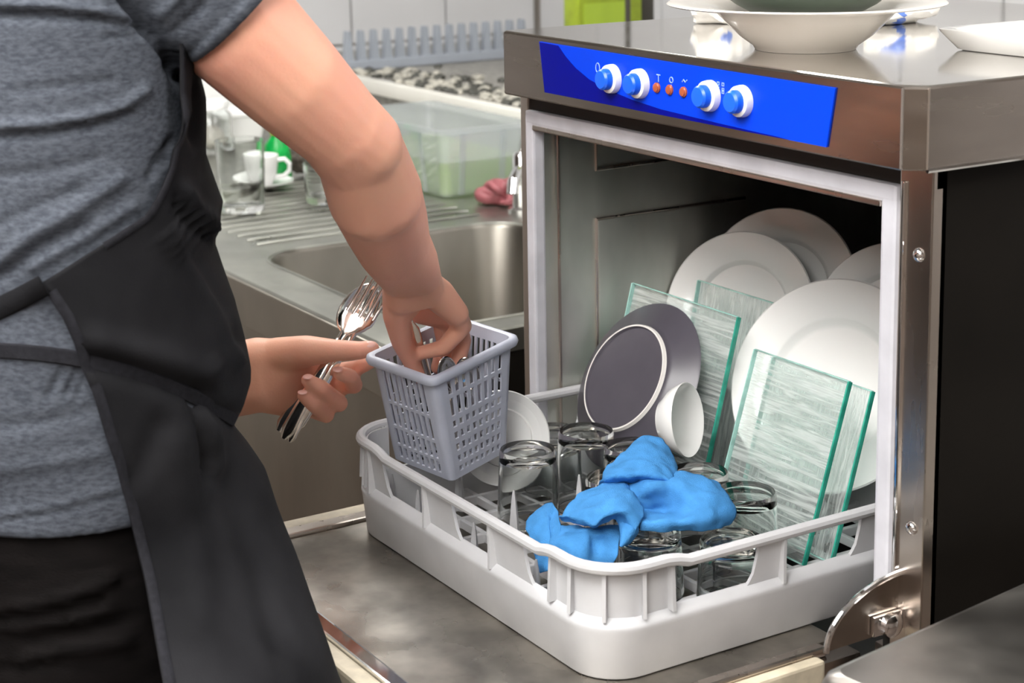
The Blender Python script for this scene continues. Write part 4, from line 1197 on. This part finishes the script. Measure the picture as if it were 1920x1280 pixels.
#PART4
# ------------------------------------------------------------------ sink counter
SX0, SX1, SY0, SY1, SZ = -2.72, -.345, -.022, .84, .08
ct = thing('sink_counter', 'long stainless steel sink counter with a deep bowl and ridged drainer', 'counter', (-1.5, .4, FLOOR))
ix0, ix1, iy0, iy1, ir = -.985, -.400, .062, .560, .085
N_ = 8
inn = rrect(ix0, ix1, iy0, iy1, ir, N_)
outr = []
for k, (x, y) in enumerate(inn):
    c = k//(N_+1)
    j = k % (N_+1)
    cx, cy = ((SX1, SY0), (SX1, SY1), (SX0, SY1), (SX0, SY0))[c]
    bx, by = ((ix1-ir, iy0), (ix1, iy1-ir), (ix0+ir, iy1), (ix0, iy0+ir))[c]
    # walk round the outer corner: first half on one side, second half on the other
    t = j/N_
    sx_, sy_ = ((1, -1), (1, 1), (-1, 1), (-1, -1))[c]
    if c % 2 == 0: p0, p1 = (cx-sx_*.06, cy), (cx, cy-sy_*.06)
    else: p0, p1 = (cx, cy-sy_*.06), (cx-sx_*.06, cy)
    if t < .5: q = (p0[0]+(cx-p0[0])*t*2, p0[1]+(cy-p0[1])*t*2)
    else: q = (cx+(p1[0]-cx)*(t*2-1), cy+(p1[1]-cy)*(t*2-1))
    outr.append(q)
def ring_at(pts, z): return [Vector((x, y, z)) for x, y in pts]
bm = bmesh.new()
def grow(pts, d):
    cx = sum(p[0] for p in pts)/len(pts); cy = sum(p[1] for p in pts)/len(pts)
    return [(x+(d if x > cx else -d), y+(d if y > cy else -d)) for x, y in pts]
loft(bm, [ring_at(outr, SZ-.035), ring_at(outr, SZ-.003), ring_at(grow(outr, -.003), SZ), ring_at(inn, SZ)], True, False, False)
obj('worktop', bm, M['counter'], ct, ang=25)
bm = bmesh.new()
loft(bm, [ring_at(inn, SZ), ring_at(rrect(ix0+.004, ix1-.004, iy0+.004, iy1-.004, ir-.004, N_), SZ-.006), ring_at(rrect(ix0+.012, ix1-.012, iy0+.012, iy1-.012, ir-.01, N_), SZ-.22),
          ring_at(rrect(ix0+.022, ix1-.022, iy0+.022, iy1-.022, ir-.02, N_), SZ-.245), ring_at(rrect(ix0+.06, ix1-.06, iy0+.06, iy1-.06, .03, N_), SZ-.25)], True, False, True)
obj('sink_bowl', bm, M['bowlsteel'], ct, ang=60)
bm = bmesh.new(); tube(bm, [Vector((x, y, SZ+.0005)) for x, y in grow(inn, .004)], .0022, 6, True); obj('bowl_rim', bm, M['counter'], ct)
b = bmesh.new(); lathe(b, [(.0, SZ-.249), (.03, SZ-.249), (.034, SZ-.2485), (.035, SZ-.2495)], 20, Matrix.Translation((-.69, .31, 0))); obj('drain', b, M['chrome'], ct)
# drainer ridges
for k in range(13):
    x = -1.06-.042*k
    b = bmesh.new(); tube(b, [(x, .10, SZ), (x, .12, SZ+.001), (x, .52, SZ+.001), (x, .54, SZ)], .0026, 6); obj('drainer_ridge', b, M['counter'], ct)
# front, with its turned-down lip
bar('front_lip', SX0, SX1, SY0-.003, SY0+.004, SZ-.075, SZ-.004, M['apronsteel'], ct, .002)
for k in range(3):
    x1 = SX1-.012-.775*k
    bar('front_panel', x1-.765, x1, SY0+.018, SY0+.03, -.74, SZ-.06, M['apronsteel'], ct, .003)
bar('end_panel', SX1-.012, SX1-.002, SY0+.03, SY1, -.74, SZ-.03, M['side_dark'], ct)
for x in (SX1-.06, -1.5, SX0+.06):
    for y in (SY0+.08, SY1-.08):
        b = bmesh.new(); lathe(b, [(0, FLOOR), (.02, FLOOR), (.02, FLOOR+.02), (.016, FLOOR+.03), (.016, -.735), (0, -.735)], 14, Matrix.Translation((x, y, 0))); obj('leg', b, M['post'], ct)
# ledge behind the counter and a band of loose pebbles
bm = bmesh.new(); box(bm, XL+.02, -.12, .85, YB-.02, FLOOR, .206, 0); ledge = struct('trim_1', bm, M['granite'], smooth=False)
bm = bmesh.new(); box(bm, XL+.02, -.12, .838, .866, .176, .2085, .003); obj('nosing', bm, M['white_ledge'], ledge)
rnd = random.Random(7); xk_ = on_z(655, 134, .2075).x
b = bmesh.new()
for k in range(520):
    x = -2.45+1.6*rnd.random(); y = .875+abs(rnd.gauss(0, .07)); r = .008+.008*rnd.random()
    if -.075 < x-xk_ < .03 and y > .9: continue
    sphere(b, Vector((x, y, .206+r*.35)), r, 1, 1 if rnd.random() < .45 else 0, (1, .8+.4*rnd.random(), .6))
o = obj('pebbles', b, [M['pebble_a'], M['pebble_b']], None); tag(o, 'band of small mottled pebbles along the stone ledge behind the sink', 'pebbles', kind='stuff')
# tap
tb = on_z(978, 396, SZ)
tp = thing('tap', 'chrome tap standing behind the sink beside the dishwasher', 'tap', tb)
b = bmesh.new(); lathe(b, [(0, 0), (.026, 0), (.026, .006), (.017, .010), (.0165, .045), (.019, .05), (.019, .062), (.0155, .068), (.0155, .105), (.012, .110), (0, .111)], 24, Matrix.Translation(tb)); obj('tap_body', b, M['chrome'], tp)
b = bmesh.new(); tube(b, [tb+Vector((0, 0, .055)), tb+Vector((.05, -.03, .085)), tb+Vector((.10, -.07, .095)), tb+Vector((.135, -.10, .085)), tb+Vector((.14, -.105, .065))], .0105, 12); obj('spout', b, M['chrome'], tp)
b = bmesh.new(); tube(b, [tb+Vector((0, 0, .104)), tb+Vector((.0, .02, .13)), tb+Vector((.0, .06, .142))], [.008, .006, .005], 10); obj('lever', b, M['chrome'], tp)
# clear tub with pale green liquid
def tapered_box(x0, x1, y0, y1, z0, z1, tin, r, th):
    out = []
    def lp(ins, z, q): return [Vector((x, y, z)) for x, y in rrect(x0+ins, x1-ins, y0+ins, y1-ins, r-min(q, r*.5), 5)]
    return [lp(tin+.004, z0, .004), lp(tin, z0+.004, 0), lp(0, z1-.012, 0), lp(-.008, z1-.010, 0), lp(-.008, z1, 0), lp(th, z1, th), lp(th+.0, z1-.012, th), lp(tin+th, z0+.006, th)]
b = bmesh.new(); TX0, TX1, TY0, TY1 = -1.60, -1.215, .548, .745
loft(b, tapered_box(TX0, TX1, TY0, TY1, SZ+.001, .216, .014, .022, .0025), True, True, True)
tub = thing('storage_tub', 'clear plastic storage tub half full of pale green liquid', 'tub', ((TX0+TX1)/2, (TY0+TY1)/2, SZ+.001))
obj('tub_shell', b, M['tub'], tub, ang=40)
b = bmesh.new(); loft(b, [[Vector((x, y, z)) for x, y in rrect(TX0+i, TX1-i, TY0+i, TY1-i, .016, 5)] for z, i in ((SZ+.009, .0165), (.150, .0095))], True, True, True); obj('liquid', b, M['liquid'], tub, ang=40)
for x, y in ((TX1-.0005, .60), (TX1-.0005, .69), (-1.30, TY0+.001), (-1.42, TY0+.001)):
    b = bmesh.new(); dxx = .002 if abs(x-TX1) < .01 else .006; dyy = .006 if dxx == .002 else .002
    loft(b, [[Vector((x+sx*dxx-(.013*(1-t) if dxx == .002 else 0), y+sy*dyy+(.013*(1-t) if dxx != .002 else 0), z)) for sx, sy in ((-1, -1), (1, -1), (1, 1), (-1, 1))] for z, t in ((SZ+.005, 0), (.204, 1))])
    obj('rib', b, M['tub'], tub, smooth=False)
# dusty pink rubber glove in a heap
pc = on_z(938, 384, SZ)
b = bmesh.new()
for dx, dy, dz, r, sc_ in ((0, 0, .026, .036, (1, .9, .7)), (.02, .035, .040, .034, (1.1, .8, .7)), (.04, .075, .058, .026, (1, 1.1, .8)), (-.02, -.02, .018, .022, (1.4, .8, .7)), (.025, .0, .014, .02, (1.3, 1, .65)), (.0, .05, .02, .026, (1, 1.2, .75))):
    sphere(b, pc+Vector((dx, dy, dz)), r, 3, 0, sc_)
me = remeshed(b, .004, 3)
press_folds(me, [([(912, 352), (930, 372), (950, 366), (966, 348)], -.012, 5), ([(925, 330), (948, 352), (968, 345)], -.007, 5), ([(905, 360), (930, 380)], -.005, 4)], .004, 40)
co = np.empty(len(me.vertices)*3); me.vertices.foreach_get('co', co); co = co.reshape(-1, 3); co[:, 2] = np.maximum(co[:, 2], SZ+.0012); me.vertices.foreach_set('co', co.ravel())
o = link_mesh('rubber_glove', me, M['pink_cloth']); tag(o, 'dusty pink rubber glove heaped beside the tap', 'glove'); recenter(o)
# things on the drainer
tz = SZ+.0048
p = on_z(455, 394, tz)
tumbler('tall_glass', 'tall clear glass with a thick base on the drainer, next to the apron', p.x, p.y, tz, .0455, .132, M['tumbler_far'], 'glasses on the drainer', False)
p = on_z(610, 378, tz)
tumbler('tall_glass', 'clear glass on the drainer just left of the forearm', p.x, p.y, tz, .040, .075, M['tumbler_far'], 'glasses on the drainer', False)
p = on_z(492, 352, tz)
b = bmesh.new(); lathe(b, [(0, .002), (.024, .002), (.026, 0), (.03, .002), (.05, .008), (.062, .014), (.0615, .0155), (.05, .0105), (.028, .006), (0, .006)], 40, Matrix.Translation(Vector((p.x, p.y, tz))))
o = obj('saucer', b, M['porcelain'], None, ang=50); tag(o, 'white saucer under the coffee cup on the drainer', 'saucer'); recenter(o)
cup = thing('coffee_cup', 'white coffee cup on its saucer, behind the tall glass', 'cup', (p.x, p.y, tz+.0065))
b = bmesh.new(); lathe(b, [(0, .0), (.020, .0), (.022, .003), (.030, .022), (.0345, .058), (.034, .0595), (.032, .058), (.0275, .022), (.018, .006), (0, .005)], 36, Matrix.Translation(Vector((p.x, p.y, tz+.0065)))); obj('cup_body', b, M['porcelain'], cup, ang=50)
hd = (RT*.9+Vector((0, 0, 0))).normalized()
b = bmesh.new(); tube(b, [Vector((p.x, p.y, tz+.0065))+hd*h_+Vector((0, 0, z)) for h_, z in ((.032, .050), (.046, .052), (.056, .042), (.055, .028), (.044, .018), (.028, .016))], .0045, 10); obj('handle', b, M['porcelain'], cup)
# green bottle and brown scourer
p = on_z(522, 338, tz)
gb = thing('detergent_bottle', 'bright green detergent bottle with lime cap behind the coffee cup', 'bottle', (p.x, p.y, tz))
b = bmesh.new(); rings = []
for z, a, c in ((0, .024, .018), (.004, .028, .021), (.05, .028, .021), (.075, .024, .018), (.088, .013, .012), (.094, .011, .011)):
    rings.append([Vector((p.x, p.y, tz+z))+RT*a*math.cos(t)+Vector((-RT.y, RT.x, 0))*c*math.sin(t) for t in [2*PI*k/24 for k in range(24)]])
loft(b, rings); obj('bottle_body', b, M['green'], gb)
b = bmesh.new(); lathe(b, [(.0, .094), (.013, .094), (.013, .108), (.006, .112), (.005, .122), (0, .122)], 20, Matrix.Translation(Vector((p.x, p.y, tz)))); obj('cap', b, M['green_light'], gb, ang=40)
p = on_z(574, 326, tz)
b = bmesh.new(); sphere(b, Vector((p.x, p.y, tz+.033)), .036, 4, 0, (1.15, 1.0, .9))
for v in b.verts:
    d = (v.co-Vector((p.x, p.y, tz+.033))).normalized(); v.co += d*(.008*mnoise.noise(v.co*50)+.005*mnoise.noise(v.co*130)); v.co.z = max(v.co.z, tz)
o = obj('scourer', b, M['scour'], None, ang=180); tag(o, 'brown metal scourer ball on the drainer behind the arm', 'scourer'); recenter(o)
# pale tubs further left
p = on_z(440, 262, SZ+.001)
b = bmesh.new(); Lx, Ly = .07, .06
loft(b, [[Vector((p.x+x, p.y+y, SZ+.001+z)) for x, y in rrect(-Lx+i, Lx-i, -Ly+i, Ly-i, .015, 4)] for i, z in ((.012, 0), (.0, .062), (-.004, .064), (-.004, .070), (.003, .070), (.004, .060), (.014, .006))])
o = obj('plastic_tub', b, M['white_plastic'], None, ang=40); tag(o, 'low white plastic tub at the far end of the drainer', 'tub'); recenter(o)
p = on_z(398, 285, SZ+.001)
jar = thing('glass_jar', 'glass jar with white lid standing close to the apron bib', 'jar', (p.x, p.y, SZ+.001))
b = bmesh.new(); lathe(b, [(0, 0), (.043, 0), (.046, .004), (.046, .085), (.036, .096), (.036, .104), (.033, .104), (.033, .096), (.0425, .084), (.0425, .007), (0, .006)], 32, Matrix.Translation(Vector((p.x, p.y, SZ+.001)))); obj('jar_glass', b, M['tumbler_far'], jar, ang=50)
b = bmesh.new(); lathe(b, [(0, .118), (.037, .118), (.039, .116), (.039, .099), (.037, .098)], 32, Matrix.Translation(Vector((p.x, p.y, SZ+.001)))); obj('lid', b, M['white_plastic'], jar, ang=50)
b = bmesh.new(); sphere(b, Vector((p.x, p.y, SZ+.038)), .030, 3, 0, (1.1, 1.0, .9))
obj('contents', b, M['porcelain_warm'], jar)
p = on_z(402, 232, SZ+.001)
b = bmesh.new()
box(b, p.x-.06, p.x+.06, p.y-.05, p.y+.06, SZ+.001, SZ+.125, .008)
o = obj('white_canister', b, M['white_plastic'], None); tag(o, 'square white canister at the far end of the counter, behind the glass jar', 'canister'); recenter(o)
# toothed rack standing on the ledge
c0 = on_z(655, 134, .2075); c1 = on_z(985, 106, .2075)
dv = Vector((0, 1, 0)); xk = c0.x
cr_ = thing('plate_rack', 'grey plastic plate rack with a row of upright teeth on the ledge', 'rack', (xk, (c0.y+c1.y)/2, .2075))
y0, y1 = c0.y, max(c1.y, c0.y+.42)
bar('rack_base', xk-.03, xk, y0, y1, .2075, .232, M['comb'], cr_, .003)
nt = 15
for k in range(nt):
    y = y0+.006+(y1-y0-.012)*k/(nt-1)
    b = bmesh.new()
    loft(b, [[Vector((xk-.03+q*.026, y+s*wd, z)) for q, s in ((0, -1), (1, -1), (1, 1), (0, 1))] for z, wd in ((.228, .0105), (.262, .0072), (.300, .0045), (.306, .003))])
    obj('tooth', b, M['comb'], cr_, ang=50)
# carton, dark pole and box seen over the left end of the hood
cx_ = -1.50; cy_ = on_x(1086, 40, cx_).y; cy2 = on_x(1203, 20, cx_).y
lc = thing('carton', 'lime green carton standing behind the left end of the dishwasher', 'carton', (cx_, (cy_+cy2)/2, .2075))
b = bmesh.new(); box(b, cx_-.06, cx_, cy_, cy2, .2075, .47, .002); obj('carton_body', b, M['lime_label'], lc)
b = bmesh.new(); box(b, cx_-.001, cx_+.0006, cy_+.012, cy2-.03, .36, .41, 0); obj('label_panel', b, M['green_light'], lc, smooth=False)
q1 = on_x(1177, 30, cx_+.10)
pl_ = thing('dark_pole', 'thin dark upright pole in front of the lime green carton', 'pole', (q1.x, q1.y, .2075))
b = bmesh.new(); lathe(b, [(0, .2075), (.03, .2075), (.03, .213), (.006, .218), (.006, .78), (0, .782)], 18, Matrix.Translation((q1.x, q1.y, 0))); obj('pole_shaft', b, M['dark_pole'], pl_)
q2 = on_x(1202, 20, cx_-.07); q3 = on_x(1227, 20, cx_-.07)
b = bmesh.new(); box(b, q2.x-.08, q2.x, q2.y, q3.y, .2075, .50, .004)
o = obj('dark_box', b, M['dark_pole'], None); tag(o, 'narrow dark box on the ledge, right of the dark pole', 'box'); recenter(o)

# ------------------------------------------------------------------ things on the hood
HT = HZ1+.0002
p = on_z(1510, 91, HT)
b = bmesh.new()
lathe(b, [(0, .003), (.044, .003), (.046, 0), (.050, 0), (.052, .004), (.066, .014), (.082, .030), (.090, .0385), (.136, .0445), (.138, .0458), (.136, .0472), (.092, .0425), (.078, .033), (.06, .016), (.048, .009), (0, .008)], 64, Matrix.Translation(p))
o = obj('wide_rim_bowl', b, M['porcelain_warm'], None, ang=45); tag(o, 'wide-rimmed white bowl on top of the dishwasher', 'bowl'); recenter(o)
b = bmesh.new(); pg = p+Vector((0, 0, .0322))
lathe(b, [(0, .002), (.040, .002), (.042, 0), (.046, .0), (.070, .013), (.092, .030), (.097, .048), (.0955, .049), (.0935, .048), (.088, .030), (.066, .0165), (.04, .008), (0, .007)], 56, Matrix.Translation(pg))
o = obj('green_bowl', b, M['green_bowl'], None, ang=45); tag(o, 'dark green bowl nested in the wide-rimmed white bowl', 'bowl'); recenter(o)
# oblong white dish
d0 = on_z(1768, 93, HT)
b = bmesh.new()
def dl(i, z): return [Vector((x, y, HT+z)) for x, y in rrect(d0.x-.002+i, d0.x+.19-i, d0.y+i, d0.y+.19-i, .016, 5)]
loft(b, [dl(.010, 0), dl(.006, .0015), dl(-.006, .018), dl(-.007, .0205), dl(-.004, .0215), dl(.004, .0205), dl(.014, .008), dl(.02, .007)])
o = obj('square_dish', b, M['porcelain'], None, ang=40); tag(o, 'square white dish near the right edge of the hood', 'dish'); recenter(o)
# crumpled packets behind the bowl
def packet(px, py, sx, sy, sz, label, seed, ang):
    c = on_z(px, py, HT)
    b = bmesh.new(); bmesh.ops.create_icosphere(b, subdivisions=4, radius=1)
    ca, sa_ = math.cos(ang), math.sin(ang)
    for v in b.verts:
        n = v.co.copy()
        s = 1+.28*mnoise.noise(n*1.7+Vector((seed, 0, 0)))+.12*mnoise.noise(n*4.5+Vector((seed, 3, 0)))
        x, y, z = n.x*sx*s, n.y*sy*s, n.z*sz*s
        v.co = Vector((c.x+x*ca-y*sa_, c.y+x*sa_+y*ca, max(HT, HT+sz*.85+z)))
    for f in b.faces:
        q = sum((v.co for v in f.verts), Vector())/len(f.verts)
        if mnoise.noise(q*28+Vector((seed, 0, 0))) > .28: f.material_index = 1
    o = obj('packet', b, [M['packet'], M['packet_blue']], None, ang=30); tag(o, label, 'packet'); recenter(o)
packet(1350, 42, .030, .042, .026, 'crumpled white packet with blue print left behind the wide-rimmed bowl', 1.3, .4)
packet(1690, 42, .030, .060, .020, 'crumpled white packet with blue print right behind the wide-rimmed bowl', 5.1, .2)

# ------------------------------------------------------------------ steel side table, lower right
TZ = .10
s0 = on_z(1529, 1257, TZ); s1 = on_z(1920, 1083, TZ)
dy_ = (s1-s0).normalized(); dx_ = Vector((dy_.y, -dy_.x, 0))
tbl = thing('side_table', 'stainless steel side table with a rounded corner in front of the dishwasher side', 'table', (s0.x+.35, s0.y+.3, FLOOR))
b = bmesh.new()
def tl_(i, z): return [Vector((s0.x, s0.y, z))+dx_*x+dy_*y for x, y in rrect(i, .62-i, i, .70-i, .012, 6)]
loft(b, [tl_(.003, TZ-.045), tl_(0, TZ-.042), tl_(0, TZ-.010), tl_(.003, TZ-.003), tl_(.010, TZ)], True, True, True)
obj('table_top', b, M['tablesteel'], tbl, ang=50)
for x in (.05, .57):
    for y in (.05, .65):
        q = s0+dx_*x+dy_*y
        b = bmesh.new(); lathe(b, [(0, FLOOR), (.02, FLOOR), (.02, FLOOR+.02), (.017, FLOOR+.025), (.017, TZ-.044), (0, TZ-.044)], 16, Matrix.Translation((q.x, q.y, 0))); obj('leg', b, M['post'], tbl)
